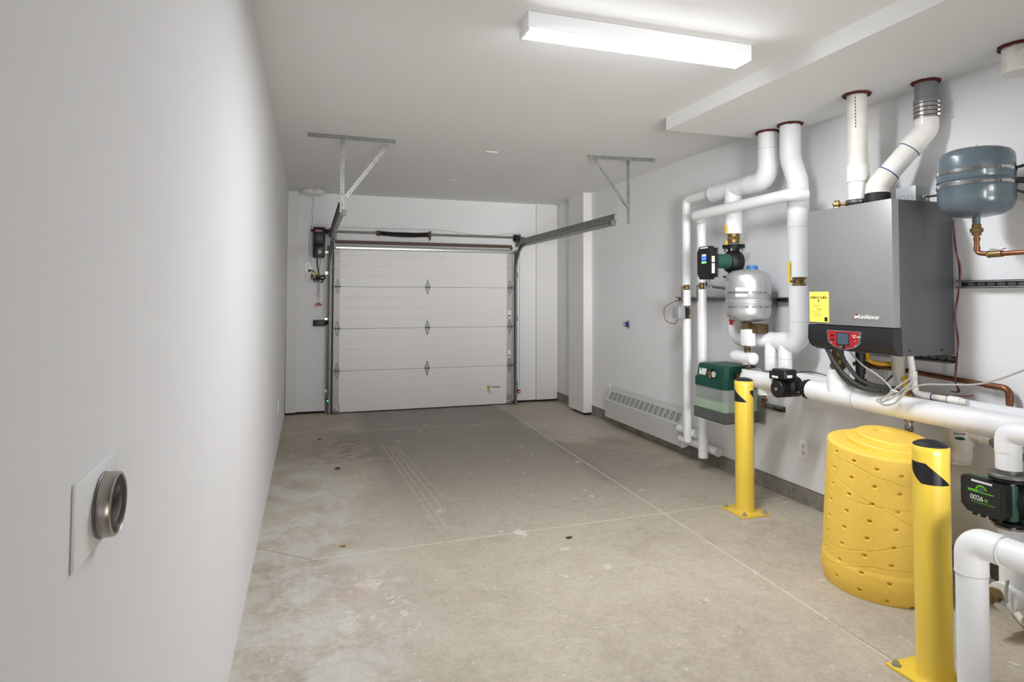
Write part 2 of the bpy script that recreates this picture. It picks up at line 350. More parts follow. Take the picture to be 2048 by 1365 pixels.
# ------------------------------------------------------------------ objects
ORG = {}
def obj(name, bm, m, parent=None, label=None, cat=None, group=None, kind=None, smooth=40):
    bmesh.ops.recalc_face_normals(bm, faces=bm.faces[:])
    if parent is None:
        xs = [v.co for v in bm.verts]; lo = Vector((min(v.x for v in xs), min(v.y for v in xs), min(v.z for v in xs)))
        hi = Vector((max(v.x for v in xs), max(v.y for v in xs), max(v.z for v in xs))); org = Vector(((lo.x+hi.x)/2, (lo.y+hi.y)/2, lo.z))
        if kind == 'structure': org = Vector((0, 0, 0))
    else: org = ORG[parent.name]
    bmesh.ops.translate(bm, vec=-org, verts=bm.verts)
    me = bpy.data.meshes.new(name); bm.to_mesh(me); bm.free()
    ms = m if isinstance(m, (list, tuple)) else [m]
    for k in ms: me.materials.append(M[k] if isinstance(k, str) else k)
    if smooth:
        me.polygons.foreach_set('use_smooth', [True]*len(me.polygons)); me.set_sharp_from_angle(angle=math.radians(smooth))
    o = bpy.data.objects.new(name, me); COL.objects.link(o)
    if parent: o.parent = parent
    else: o.location = org
    ORG[o.name] = org
    if label: o['label'] = label
    if cat: o['category'] = cat
    if group: o['group'] = group
    if kind: o['kind'] = kind
    return o
def obj_each(name, bm, m, parent):
    """one part per loose piece of bm"""
    seen = set(); bm.verts.ensure_lookup_table()
    for v0 in bm.verts:
        if v0 in seen: continue
        isl = [v0]; seen.add(v0)
        for v in isl:
            for e in v.link_edges:
                o2 = e.other_vert(v)
                if o2 not in seen: seen.add(o2); isl.append(o2)
        b2 = bmesh.new(); mp = {v: b2.verts.new(v.co) for v in isl}
        for f in {f for v in isl for f in v.link_faces}: b2.faces.new([mp[v] for v in f.verts])
        obj(name, b2, m, parent)
    bm.free()
def thing(name, label, cat, loc, group=None):
    o = bpy.data.objects.new(name, None); o.empty_display_size = 0.05; COL.objects.link(o); o.location = loc
    ORG[o.name] = Vector(loc); o['label'] = label; o['category'] = cat
    if group: o['group'] = group
    return o
def struct(name, bm, m, parent=None, label=None, smooth=40): return obj(name, bm, m, parent, kind=None if parent else 'structure', label=label, smooth=smooth)

# ================================================================== ROOM SHELL
LX, RX, FY, BY, CZ, SZ = -0.275, 3.36, 8.20, -2.6, 2.785, 2.69
struct('floor', box(BM(), LX-0.15, RX+0.3, BY-0.15, FY+0.6, -0.1, 0), 'floor')
struct('ceiling', box(BM(), LX-0.15, RX+0.3, BY-0.15, FY+0.6, CZ, CZ+0.1), 'ceil')
struct('wall_left', poly(BM(), [(LX-0.004, BY, 0), (LX+0.006, BY, CZ), (LX-0.15, BY, CZ), (LX-0.15, BY, 0)], (0, FY+0.4-BY, 0)), 'wall')
struct('wall_right', box(BM(), RX, RX+0.15, BY, FY+0.4, 0.127, CZ), 'wall')
bm = BM(); box(bm, RX+0.008, RX+0.16, BY, FY+0.4, 0, 0.127)
struct('baseboard_right', bm, 'curb')
bm = BM(); box(bm, LX, 0.33, FY, FY+0.15, 0.03, CZ); box(bm, 2.62, RX, FY, FY+0.15, 0.03, CZ); box(bm, 0.33, 2.62, FY, FY+0.15, 2.10, CZ)
struct('wall_far', bm, 'wall')
bm = BM(); box(bm, LX, 0.31, FY+0.02, FY+0.15, 0, 0.03); box(bm, 2.64, RX, FY+0.02, FY+0.15, 0, 0.03)
struct('gap_strip_far', bm, 'gap')  # dark strip: shade of the open gap below the drywall, as colour
struct('wall_back', box(BM(), LX, RX, BY-0.15, BY, 0, CZ), 'wall')
# dropped soffit over the boiler
struct('trim_1', box(BM(), 2.445, RX, BY, 3.885, SZ, CZ), 'ceil')
# boxed pillar and corner columns
struct('trim_2', box(BM(), 3.245, RX, 7.06, 7.52, 0.035, CZ), 'column')
struct('trim_3', box(BM(), LX+0.002, -0.155, FY-0.04, FY, 0.03, CZ), 'column')
struct('trim_4', box(BM(), 3.03, RX-0.055, FY-0.045, FY, 0.035, CZ), 'column')
bm = BM(); box(bm, 3.29, RX, 7.10, 7.50, 0, 0.035)
struct('gap_strip_pillar', bm, 'gap')  # gap under the pillar, its shade given as a dark block

# ================================================================== GARAGE DOOR
DY = 8.12; DX0, DX1 = 0.285, 2.655
d = bpy.data.objects.new('door_1', None); COL.objects.link(d); d.location = (1.47, DY, 0); ORG[d.name] = Vector((1.47, DY, 0))
d['kind'] = 'structure'; d['label'] = 'white sectional overhead garage door in the far wall'
SH = 2.13/4
for k in range(4):
    z0 = k*SH + 0.0; z1 = z0+SH-0.003; bm = BM()
    if k == 0: z0 += 0.012
    prof = [(DY+0.04, z0), (DY+0.002, z0), (DY, z0+0.003)]
    for g in (0.25, 0.5, 0.75):
        zc = z0+(z1-z0)*g
        prof += [(DY, zc-0.008), (DY+0.0015, zc-0.004), (DY+0.0015, zc+0.004), (DY, zc+0.008)]
    prof += [(DY, z1-0.003), (DY+0.002, z1), (DY+0.04, z1)]
    poly(bm, [(DX0, y, z) for y, z in prof], (DX1-DX0, 0, 0))
    p = struct('door_panel', bm, 'plastic_white', d, smooth=0)
struct('bottom_seal', box(BM(), DX0, DX1, DY+0.003, DY+0.037, 0.0, 0.013), 'rubber', d)
for x0, x1 in ((DX0, DX0+0.075), (DX1-0.075, DX1)):
    for k in range(4):
        struct('end_stile', box(BM(), x0, x1, DY-0.0035, DY+0.001, k*SH+0.015, (k+1)*SH-0.006), 'galv_stile', d)
def hinge(x, z, par, roller):
    bm = BM(); y = DY-0.004
    # two diamond-shaped leaves with a window, plus the knuckle
    for s in (1, -1):
        o_ = [(x-0.032, z+0.004*s), (x-0.010, z+0.085*s), (x, z+0.098*s), (x+0.010, z+0.085*s), (x+0.032, z+0.004*s)]
        i_ = [(x-0.018, z+0.012*s), (x-0.003, z+0.070*s), (x, z+0.074*s), (x+0.003, z+0.070*s), (x+0.018, z+0.012*s)]
        for j in range(4): poly(bm, [(o_[j][0], y, o_[j][1]), (o_[j+1][0], y, o_[j+1][1]), (i_[j+1][0], y, i_[j+1][1]), (i_[j][0], y, i_[j][1])], (0, -0.005, 0))
        poly(bm, [(o_[0][0], y, o_[0][1]), (o_[4][0], y, o_[4][1]), (i_[4][0], y, i_[4][1]), (i_[0][0], y, i_[0][1])], (0, -0.005, 0))
    cyl(bm, (0, y-0.012, z), 0.009, x-0.035, x+0.035, 'X', 12)
    for s in (-1, 1): box(bm, x-0.006, x+0.006, y-0.016, y, z+s*0.03-0.006, z+s*0.03+0.006)
    struct('hinge', bm, 'galv_dull', par)
for k in (1, 2, 3):
    for x in (0.335, 1.48, 2.62): hinge(x, k*SH, d, 0)
for k in (0.07, 1, 2, 3, 3.9):
    for s, x in ((-1, 0.30), (1, 2.645)):
        bm = BM(); cyl(bm, (0, DY-0.03, k*SH), 0.0055, x-0.03, x+0.04, 'X', 10); cyl(bm, (x+s*0.045, DY-0.03, k*SH), 0.021, -0.008, 0.008, 'X', 20)
        struct('roller', bm, 'galv_dull', d)
for x in (0.335, 2.61):
    bm = BM(); box(bm, x-0.035, x+0.035, DY-0.012, DY-0.003, 0.02, 0.13); box(bm, x-0.03, x+0.03, DY-0.03, DY-0.012, 0.03, 0.06, 0.004)
    struct('bottom_bracket', bm, 'galv', d)
# stiffening strut across the top section
prof = [(0, 0), (0.03, 0.006), (0.034, 0.02), (0.034, 0.036), (0.03, 0.05), (0, 0.056)]
struct('top_strut', poly(BM(), [(DX0+0.02, DY-0.004-a, 2.068+b) for a, b in prof], (DX1-DX0-0.04, 0, 0)), 'galv_bright', d)
# small warning labels on stiles, and the pictogram sticker on the lowest section
for x, z in ((2.615, 1.235), (2.615, 0.69)):
    lb = struct('stile_label', box(BM(), x-0.022, x+0.022, DY-0.006, DY-0.0035, z-0.05, z+0.05), 'label', d)
    obj('red_mark', box(BM(), x-0.012, x+0.012, DY-0.007, DY-0.006, z-0.035, z-0.012), 'red' if z < 1 else 'ink', lb)
lb = struct('door_sticker', box(BM(), 2.29, 2.50, DY-0.0025, DY+0.001, 0.155, 0.285), 'label', d)
obj('title_bar', box(BM(), 2.37, 2.485, DY-0.0035, DY-0.0025, 0.238, 0.25), 'tealgreen', lb)
bm = BM(); box(bm, 2.30, 2.352, DY-0.0035, DY-0.0025, 0.225, 0.255)
obj('yellow_mark', bm, 'labelyellow', lb)
bm = BM()
for p0, p1 in (((2.312, 0.245), (2.327, 0.2)), ((2.327, 0.2), (2.345, 0.165)), ((2.318, 0.215), (2.305, 0.19)), ((2.30, 0.258), (2.35, 0.258)), ((2.335, 0.245), (2.348, 0.232))):
    tube(bm, [(p0[0], DY-0.004, p0[1]), (p1[0], DY-0.004, p1[1])], 0.004, 6)
obj('pictogram', bm, 'ink', lb)
# bare steel angles round the opening
bm = BM(); box(bm, 0.30, 2.66, FY-0.05, FY, 2.150, 2.176); box(bm, 0.30, 2.66, FY-0.052, FY-0.048, 2.150, 2.19)
struct('trim_5', bm, 'redbrown')
struct('trim_6', box(BM(), 0.272, 0.285, FY-0.04, FY, 0.0, 2.17), 'redbrown')
struct('trim_7', box(BM(), 2.648, 2.675, FY-0.04, FY, 0.0, 2.17), 'redbrown')

# ================================================================== TRACKS
def track(x, s, end_y, label):
    t = thing('door_track', label, 'track', (x, FY, 0))
    g = [(-0.026, -0.012), (-0.026, 0.012), (-0.023, 0.012), (-0.023, -0.009), (0.023, -0.009), (0.023, 0.012), (0.026, 0.012), (0.026, -0.012)]
    Yt = DY-0.03; zb = 1.83; rad = 0.34
    path = [(x, Yt, 0.0), (x, Yt, zb)]
    arc = []
    for k in range(1, 13):
        a = PI/2*k/12; arc.append((x, Yt-rad+rad*math.cos(a), zb+rad*math.sin(a)))
    ztop = zb+rad
    b = BM()
    bb = [Vector(p) for p in path]
    obj('vertical_rail', chan(BM(), path, x, s), 'galv_dull', t)
    obj('curved_rail', chan(BM(), [path[-1]]+arc, x, s), 'galv_dull', t)
    obj('horizontal_rail', chan(BM(), [arc[-1], (x, end_y, ztop)], x, s), 'galv', t)
    # stiffening angle above the horizontal rail
    bm = BM(); box(bm, x-0.0015, x+0.0015, end_y, Yt-0.18, ztop+0.027, ztop+0.085); box(bm, x, x+s*0.03, end_y, Yt-0.18, ztop+0.082, ztop+0.085)
    box(bm, x, x+s*0.03, end_y, Yt-0.18, ztop+0.026, ztop+0.029)
    obj('stiffening_angle', bm, 'galv_dull', t)
    # second, upper pair of short uprights (wall angle)
    bm = BM(); box(bm, x+s*0.014, x+s*0.017, DY-0.005, FY, 0.0, 2.12); box(bm, x+s*0.014, x+s*0.05, FY-0.004, FY, 0.0, 2.12)
    obj('wall_angle', bm, 'galv_dull', t)
    for z in (0.28, 1.18, 1.77):
        bm = BM(); box(bm, x+s*0.017, x+s*0.021, DY-0.06, FY-0.02, z-0.04, z+0.04, 0.002); box(bm, x+s*0.02, x+s*0.06, FY-0.012, FY-0.004, z-0.02, z+0.02)
        for q in (-0.025, 0.0, 0.025): cyl(bm, (x+s*0.02, DY-0.035, z+q), 0.007, 0, s*0.008, 'X', 8)
        obj('track_bracket', bm, 'galv_bright', t)
    bm = BM(); box(bm, x-0.035*s, x+0.002*s, end_y-0.002, end_y+0.03, ztop-0.026, ztop+0.026)
    obj('end_stop', bm, 'galv_dull', t)
    for q in (0.12, 0.25, 1.3): 
        bm = BM(); cyl(bm, (x-s*0.004, end_y+q, ztop), 0.008, -0.004, 0.004, 'X', 8); cyl(bm, (x-s*0.004, end_y+q, ztop+0.055), 0.008, -0.004, 0.004, 'X', 8)
        obj_each('bolt', bm, 'chrome', t)
    return ztop
def chan(bm, path, x, s):
    """C rail whose open side faces the door opening; path lies in the plane X = x"""
    P = [Vector(p) for p in path]; rings = []
    g = [(0.0, -0.026), (-0.024, -0.026), (-0.024, -0.019), (-0.021, -0.019), (-0.021, -0.023), (-0.003, -0.023), (-0.003, 0.023), (-0.021, 0.023), (-0.021, 0.019), (-0.024, 0.019), (-0.024, 0.026), (0.0, 0.026)]
    for i, p in enumerate(P):
        a = P[max(i-1, 0)]; c = P[min(i+1, len(P)-1)]; T = (c-a).normalized(); N = Vector((0, -T.z, T.y))
        rings.append([bm.verts.new(p + Vector((s*(u+0.012), 0, 0)) + N*v) for u, v in g])
    n = len(g)
    for a, b in zip(rings[:-1], rings[1:]):
        for j in range(n): bm.faces.new((a[j], a[(j+1) % n], b[(j+1) % n], b[j]))
    bm.faces.new(rings[0]); bm.faces.new(rings[-1][::-1]); return bm
ZT = track(0.245, -1, 5.27, 'left galvanised garage door track running up beside the black wall opener')
track(2.70, 1, 5.18, 'right galvanised garage door track below the shorter ceiling hanger')

def perf(bm, a, b, wdir, width, th_dir, th=0.0025, pitch=0.0254, hole=0.009):
    """slotted steel strip from a to b with real holes"""
    a, b = Vector(a), Vector(b); L = (b-a).length; t = (b-a)/L; wd = Vector(wdir); wd = (wd-t*wd.dot(t)).normalized(); nd = t.cross(wd).normalized()
    if nd.dot(Vector(th_dir)) < 0: nd = -nd
    def slab(s0, s1, w0, w1):
        q = [a+t*s0+wd*w0, a+t*s1+wd*w0, a+t*s1+wd*w1, a+t*s0+wd*w1]; poly(bm, q, nd*th)
    slab(0, L, 0, width/2-hole/2); slab(0, L, width/2+hole/2, width)
    n = int(L/pitch); 
    for i in range(n+1):
        s0 = max(0, i*pitch-(pitch-hole)/2); s1 = min(L, i*pitch+(pitch-hole)/2)
        if s1 > s0: slab(s0, s1, width/2-hole/2, width/2+hole/2)
def hanger(x, y0, xa, xb, ya, yb, xbr, s, label):
    t = thing('track_hanger', label, 'bracket', (x, y0, ZT+0.05), 'slotted steel hangers holding the door tracks')
    bm = BM(); perf(bm, (xa, ya, CZ-0.001), (xb, yb, CZ-0.001), (0, -1, 0), 0.032, (0, 0, -1)); perf(bm, (xa, ya-0.032, CZ), (xb, yb-0.032, CZ), (0, 0, -1), 0.034, (0, 1, 0))
    obj('ceiling_angle', bm, 'galv_dull', t)
    bm = BM(); perf(bm, (x-0.016, y0, CZ-0.004), (x-0.016, y0, ZT+0.0), (1, 0, 0), 0.032, (0, -1, 0)); perf(bm, (x+s*0.016, y0, CZ-0.004), (x+s*0.016, y0, ZT), (0, 1, 0), 0.03, (s, 0, 0))
    obj('upright', bm, 'galv', t)
    bm = BM(); a = Vector((xbr, y0-0.006, CZ-0.02)); b = Vector((x-s*0.02, y0-0.006, ZT+0.14)); perf(bm, a, b, (1, 0, 0), 0.03, (0, -1, 0))
    perf(bm, a+Vector((0.0, -0.002, 0)), b+Vector((0, -0.002, 0)), (0, -1, 0), 0.024, (1, 0, 0))
    obj('diagonal_brace', bm, 'galv_bright', t)
    bm = BM()
    for z in (ZT+0.02, ZT+0.06, ZT+0.15): hexnut(bm, (x, y0-0.004, z), 0.009, -0.012, 0, 'Y')
    obj_each('bolt', bm, 'chrome', t)
hanger(0.245, 5.28, -0.035, 0.665, 5.19, 5.20, 0.60, -1, 'longer slotted steel hanger dropping from the ceiling to the left door track')
hanger(2.848, 5.19, 2.43, 3.08, 5.19, 5.12, 2.475, 1, 'shorter slotted steel hanger dropping from the ceiling to the right door track')

# ================================================================== TORSION SHAFT, OPENER
t = thing('torsion_shaft', 'steel torsion shaft with black spring above the garage door', 'shaft', (1.47, 8.08, 2.29))
SYY, SHZ = 8.10, 2.292
obj('shaft', cyl(BM(), (0, SYY, SHZ), 0.0145, 0.17, 2.83, 'X', 16), 'galv_dull', t)
bm = BM(); N = 44; 
cyl(bm, (0, SYY, SHZ), 0.019, 0.835, 1.49, 'X', 16)
pts = [(0.835+0.655*i/(N*10), SYY+0.026*math.cos(2*PI*i/10), SHZ+0.026*math.sin(2*PI*i/10)-0.004*math.sin(PI*i/(N*10))*4) for i in range(N*10+1)]
tube(bm, pts, 0.0065, 6)
obj('torsion_spring', bm, 'spring', t)
for x in (0.832, 1.492):
    bm = BM(); cyl(bm, (x, SYY, SHZ), 0.036, -0.012, 0.012, 'X', 24, 0.004); cyl(bm, (x, SYY, SHZ), 0.024, -0.03, 0.03, 'X', 20)
    for a in (0.6, 2.7, 4.8): cyl(bm, (x, SYY+0.032*math.cos(a), SHZ+0.032*math.sin(a)), 0.005, -0.02, 0.02, 'X', 8)
    obj('spring_cone', bm, 'redbrown', t)
obj('centre_bracket', box(BM(), 1.505, 1.515, SYY-0.03, FY, SHZ-0.07, SHZ+0.05, 0.003), 'galv_dull', t)
for x in (0.245, 2.70):
    bm = BM(); cyl(bm, (x, SYY, SHZ-0.01), 0.05, -0.02, -0.012, 'X', 28); cyl(bm, (x, SYY, SHZ-0.01), 0.05, 0.012, 0.02, 'X', 28); cyl(bm, (x, SYY, SHZ-0.01), 0.038, -0.02, 0.02, 'X', 28); cyl(bm, (x, SYY, SHZ), 0.02, -0.04, 0.04, 'X', 16)
    for k in range(8): a = k*PI/4; box(bm, x-0.024, x+0.024, SYY+0.044*math.cos(a)-0.006, SYY+0.044*math.cos(a)+0.006, SHZ-0.01+0.044*math.sin(a)-0.006, SHZ-0.01+0.044*math.sin(a)+0.006)
    obj('cable_drum', bm, 'black', t)
for x in (0.29, 2.755):
    bm = BM(); box(bm, x-0.0025, x+0.0025, SYY-0.05, FY, 2.19, 2.335); box(bm, x-0.03, x+0.03, FY-0.004, FY, 2.17, 2.34)
    obj('bearing_plate', bm, 'galv_dull', t)
bm = BM(); tube(bm, spline([(0.30, FY-0.007, 2.36), (1.0, FY-0.007, 2.365), (1.6, FY-0.007, 2.37), (1.95, FY-0.007, 2.34), (2.3, FY-0.007, 2.315), (2.55, FY-0.007, 2.345), (2.72, FY-0.007, 2.35), (2.79, FY-0.007, 2.33), (2.79, FY-0.007, 1.9), (2.79, FY-0.007, 0.22)]), 0.003, 6)
obj('low_voltage_wire', bm, 'greycord', label='thin grey wire run above the garage door and down its right side', cat='wire')
t = thing('garage_door_opener', 'black wall-mounted garage door opener left of the door', 'opener', (0.1, 8.08, 1.95))
bm = BM(); box(bm, 0.030, 0.172, 7.965, FY-0.03, 1.955, 2.33, 0.012); box(bm, 0.04, 0.16, 7.945, 7.97, 2.15, 2.29, 0.008)
obj('housing', bm, 'black', t)
obj('logo_plate', box(BM(), 0.055, 0.135, 7.941, 7.95, 2.268, 2.292, 0.004), 'pink', t)
bm = BM(); box(bm, 0.045, 0.15, 7.955, 7.966, 1.98, 2.13, 0.006)
obj('front_cover', bm, 'blackgloss', t)
bm = BM(); cyl(bm, (0, SYY, SHZ), 0.03, 0.172, 0.205, 'X', 20); cyl(bm, (0, SYY, SHZ), 0.02, 0.2, 0.232, 'X', 20)
obj('shaft_coupling', bm, 'castiron', t)
obj('side_knob', cyl(BM(), (0, SYY-0.05, SHZ), 0.016, 0.005, 0.03, 'X', 16), 'castiron', t)
obj('mounting_bracket', box(BM(), 0.172, 0.215, FY-0.06, FY-0.03, 2.02, 2.045), 'galv_bright', t)
for z, x in ((0, 0),): pass
box_ = BM(); box(box_, 0.115, 0.135, FY-0.035, FY, 2.0, 2.3)
obj('rear_mount', box_, 'galv_dull', t)
# power cord with tied loops
t = thing('power_cord', 'black power cord looped below the garage door opener', 'cord', (0.1, 8.12, 1.6))
yc = 8.12
bm = BM(); tube(bm, spline([(0.085, yc, 1.955), (0.088, yc, 1.86), (0.105, yc, 1.77), (0.105, yc, 1.70)]), 0.0065, 8)
for (dx, dz, s) in ((-0.075, 0.05, 1), (-0.08, 0.02, 1), (-0.05, -0.02, 1), (0.07, 0.035, 1), (0.075, 0.02, 1), (0.05, -0.03, 1)):
    c = Vector((0.102, yc-0.004, 1.69)); e = c+Vector((dx, 0, dz)); n = Vector((-dz, 0, dx)).normalized()*0.024
    tube(bm, spline([c, c+(e-c)*0.5+n, e+n*0.5, e-n*0.5, c+(e-c)*0.5-n, c]), 0.0055, 8)
tube(bm, spline([(0.102, yc, 1.70), (0.075, yc, 1.745), (0.045, yc, 1.785), (0.01, FY-0.03, 1.80), (-0.01, FY-0.02, 1.795)]), 0.0065, 8)
obj('cable', bm, 'black', t)
bm = BM(); box(bm, -0.022, 0.008, FY-0.04, FY-0.008, 1.78, 1.81, 0.005); obj('plug', bm, 'black', t)
bm = BM(); box(bm, 0.028, 0.072, yc-0.008, yc-0.006, 1.735, 1.775, 0, rot=Matrix.Rotation(0.7, 3, 'Y')); obj('yellow_tag', bm, 'labelyellow', t)
t = thing('emergency_release_cord', 'red emergency release cord hanging below the opener', 'cord', (0.11, 8.1, 1.36))
bm = BM(); tube(bm, spline([(0.13, 8.09, 1.955), (0.10, 8.09, 1.75), (0.112, 8.09, 1.62), (0.107, 8.09, 1.42)]), 0.0028, 6)
tube(bm, spline([(0.10, 8.09, 1.64), (0.085, 8.09, 1.60), (0.10, 8.09, 1.54), (0.085, 8.09, 1.46)]), 0.0025, 6)
obj('rope', bm, 'maroon', t)
bm = BM(); poly(bm, [(0.065, 8.085, 1.355), (0.15, 8.085, 1.355), (0.15, 8.085, 1.37), (0.115, 8.085, 1.395), (0.1, 8.085, 1.395), (0.065, 8.085, 1.37)], (0, 0.015, 0)); obj('pull_handle', bm, 'red', t)
t = thing('battery_backup', 'small black battery box at mid height left of the garage door', 'box', (0.12, 8.15, 1.09))
obj('housing', box(BM(), 0.045, 0.19, FY-0.075, FY, 1.10, 1.175, 0.006), 'black', t)
bm = BM(); poly(bm, [(0.19, FY-0.07, 1.105), (0.235, FY-0.05, 1.13), (0.235, FY-0.05, 1.17), (0.19, FY-0.07, 1.172)], (0, 0.03, 0)); obj('end_cap', bm, 'black', t)
bm = BM()
tube(bm, spline([(0.165, FY-0.007, 1.95), (0.168, FY-0.007, 1.6), (0.165, FY-0.007, 1.2)]), 0.002, 5); tube(bm, spline([(0.185, FY-0.007, 1.95), (0.185, FY-0.007, 1.5), (0.185, FY-0.007, 0.9), (0.178, FY-0.007, 0.25), (0.2, FY-0.007, 0.17)]), 0.0022, 5)
tube(bm, spline([(0.02, FY-0.007, CZ-0.06), (0.03, FY-0.007, 2.62), (0.01, FY-0.007, 2.55), (0.02, FY-0.007, 2.45), (0.0, FY-0.007, 2.3), (-0.02, FY-0.007, 2.1), (0.0, FY-0.007, 1.95), (0.02, FY-0.007, 1.85)]), 0.003, 5)
tube(bm, spline([(-0.02, FY-0.007, 1.80), (-0.06, FY-0.007, 1.72), (-0.05, FY-0.007, 1.66), (-0.02, FY-0.007, 1.655), (-0.01, FY-0.007, 1.7), (0.03, FY-0.007, 1.66)]), 0.002, 5)
obj('signal_wire', bm, 'greycord', label='thin grey wires stapled to the wall around the black opener', cat='wire')
def eye(x, s, led, label):
    t = thing('photo_eye', label, 'sensor', (x, FY-0.05, 0.15), None)
    bm = BM(); box(bm, x-0.02, x+0.02, FY-0.09, FY-0.055, 0.145, 0.19, 0.006); obj('housing', bm, 'black', t)
    obj('indicator_lamp', lathe(BM(), (x+s*0.002, FY-0.09, 0.165), [(0.009, 0.002), (0.008, -0.004), (0.0, -0.009)], 14, 'Y'), led, t)
    bm = BM(); box(bm, x-s*0.03, x-s*0.012, FY-0.06, FY, 0.17, 0.215, 0.003); obj('bracket', bm, 'galv_dull', t)
eye(0.232, -1, 'led_green', 'photo eye with a green light at the foot of the left track')
eye(2.762, 1, 'led_red', 'photo eye with a red light at the foot of the right track')
def outlet(name, label, c, axis, w=0.075, h=0.12, gang=1, mat_='plate_white'):
    """axis: direction the plate faces"""
    t = thing(name, label, 'outlet', c)
    ax = Vector(axis); side = Vector((ax.y, -ax.x, 0)); c = Vector(c); z = Vector((0, 0, 1))
    def slab(u0, u1, z0, z1, d0, d1, bm=None):
        bm = bm or BM(); q = [c+side*u0+z*z0+ax*d0, c+side*u1+z*z0+ax*d0, c+side*u1+z*z1+ax*d0, c+side*u0+z*z1+ax*d0]; return poly(bm, q, ax*(d1-d0))
    obj('cover_plate', slab(-w/2, w/2, -h/2, h/2, 0, 0.006), mat_, t)
    r = obj('receptacle', slab(-0.017, 0.017, 0.006, 0.042, 0.006, 0.009, slab(-0.017, 0.017, -0.042, -0.006, 0.006, 0.009)), 'plastic_white', t)
    bm = BM()
    for zc in (0.024, -0.024):
        slab(-0.009, -0.006, zc-0.002, zc+0.008, 0.009, 0.0095, bm); slab(0.006, 0.009, zc-0.002, zc+0.008, 0.009, 0.0095, bm); slab(-0.002, 0.002, zc-0.012, zc-0.007, 0.009, 0.0095, bm)
    obj_each('slot', bm, 'ink', r)
outlet('wall_outlet', 'white wall outlet with the black plug, left of the door', (-0.02, FY, 1.83), (0, -1, 0))
outlet('wall_outlet', 'white double outlet on the right wall between the yellow post and yellow tub', (RX, 3.575, 0.394), (-1, 0, 0))
outlet('wall_outlet', 'white outlet above the far end of the baseboard heater', (RX, 6.60, 0.40), (-1, 0, 0))
outlet('wall_outlet', 'white outlet seen edge-on low on the left wall', (LX-0.004, 6.42, 0.41), (1, 0, 0))
# ceiling-corner siren disc
t = thing('alarm_siren', 'round white alarm unit on the ceiling above the opener', 'alarm', (0.03, 7.97, CZ-0.06))
obj('casing', lathe(BM(), (0.025, 7.98, CZ), [(0.10, 0), (0.135, -0.004), (0.145, -0.02), (0.142, -0.042), (0.125, -0.055), (0.06, -0.07), (0, -0.074)], 40), 'plastic_white', t)
bm = text_bm('CO+', 0.028, (0.012, 7.98-0.147, CZ-0.036), (1, 0, 0), (0, 0, 1), 0.003, 'LEFT')
obj('red_logo', bm, 'red', t)
# small ceiling fittings
bm = BM(); lathe(bm, (1.524, 6.80, CZ), [(0.045, 0), (0.045, -0.004), (0.03, -0.006), (0, -0.006)], 24); obj('sprinkler_cover', bm, 'ceil', label='small round sprinkler cover on the ceiling before the garage door', cat='sprinkler')
bm = BM(); box(bm, 1.49, 1.60, 5.31, 5.335, CZ-0.008, CZ, 0.002, rot=Matrix.Rotation(-0.05, 3, 'Z')); obj('sensor_strip', bm, 'plastic_white', label='small white strip on the ceiling between the two track hangers', cat='sensor')
bm = BM(); lathe(bm, (1.576, 2.235, CZ), [(0.065, 0), (0.065, -0.01), (0.055, -0.022), (0, -0.024)], 32); obj('smoke_detector', bm, 'plastic_white', label='round white detector on the ceiling behind the strip light', cat='detector')

# ================================================================== CEILING LIGHTS
def strip_light(x0, x1, y, label, lensmat='lens_glow'):
    t = thing('ceiling_light', label, 'light', ((x0+x1)/2, y, CZ-0.09))
    obj('housing', box(BM(), x0+0.006, x1-0.006, y-0.062, y+0.062, CZ-0.078, CZ-0.001, 0.003), 'lightbody', t)
    prof = [(-0.059, 0), (-0.059, -0.0025), (-0.055, -0.006), (0.055, -0.006), (0.059, -0.0025), (0.059, 0)]
    obj('diffuser', poly(BM(), [(x0+0.012, y+a, CZ-0.078+b) for a, b in prof], (x1-x0-0.024, 0, 0)), lensmat, t)
    for a in (x0, x1-0.012):
        obj('end_cap', box(BM(), a, a+0.012, y-0.065, y+0.065, CZ-0.087, CZ, 0.004), 'lightbody', t)
strip_light(0.93, 2.155, 2.68, 'lit white strip light fixture on the ceiling')
strip_light(0.93, 2.155, -0.9, 'unlit white strip light fixture assumed behind the viewer', 'back_diffuser')  # assumed unseen fixture, its emission switched off
def add_fill_light(name, loc, target, w_, h_, power, spread):  # aimed fill lamp, added in front of the solid back wall
    ld = bpy.data.lights.new(name, 'AREA'); ld.shape = 'RECTANGLE'; ld.size = w_; ld.size_y = h_; ld.energy = power; ld.color = (1.0, 0.99, 0.975); ld.spread = math.radians(spread)
    lo = bpy.data.objects.new(name, ld); COL.objects.link(lo); lo.location = loc
    lo.rotation_euler = (Vector(target)-Vector(loc)).to_track_quat('-Z', 'Y').to_euler()
for dn in FILL_LIGHTS: add_fill_light(*dn)

# ================================================================== KNOB ON THE LEFT WALL
t = thing('wall_spotlight', 'round metal fitting on a square white plate on the left wall', 'wall fitting', (LX, 0.99, 1.14))
WX = LX+0.0005
obj('cover_plate', box(BM(), WX, WX+0.0045, 0.896, 1.069, 1.139, 1.247, 0.0015), 'plate_white', t)
c = (0, 1.0, 1.19)
obj('rear_ring', cyl(BM(), c, 0.0445, WX+0.0045, WX+0.0075, 'X', 56, 0.001), 'galv_dull', t)
obj('metal_housing', lathe(BM(), c, [(0.043, WX+0.0075), (0.0438, WX+0.009), (0.0438, WX+0.020), (0.0425, WX+0.0238), (0.0395, WX+0.0252), (0.0385, WX+0.024), (0.0375, WX+0.016), (0.0365, WX+0.0145)], 64, 'X'), 'nickel', t)
obj('dark_bezel', lathe(BM(), c, [(0.0385, WX+0.0225), (0.0380, WX+0.0232), (0.0285, WX+0.0225), (0.0275, WX+0.0185), (0.0275, WX+0.0165)], 56, 'X'), 'black', t)
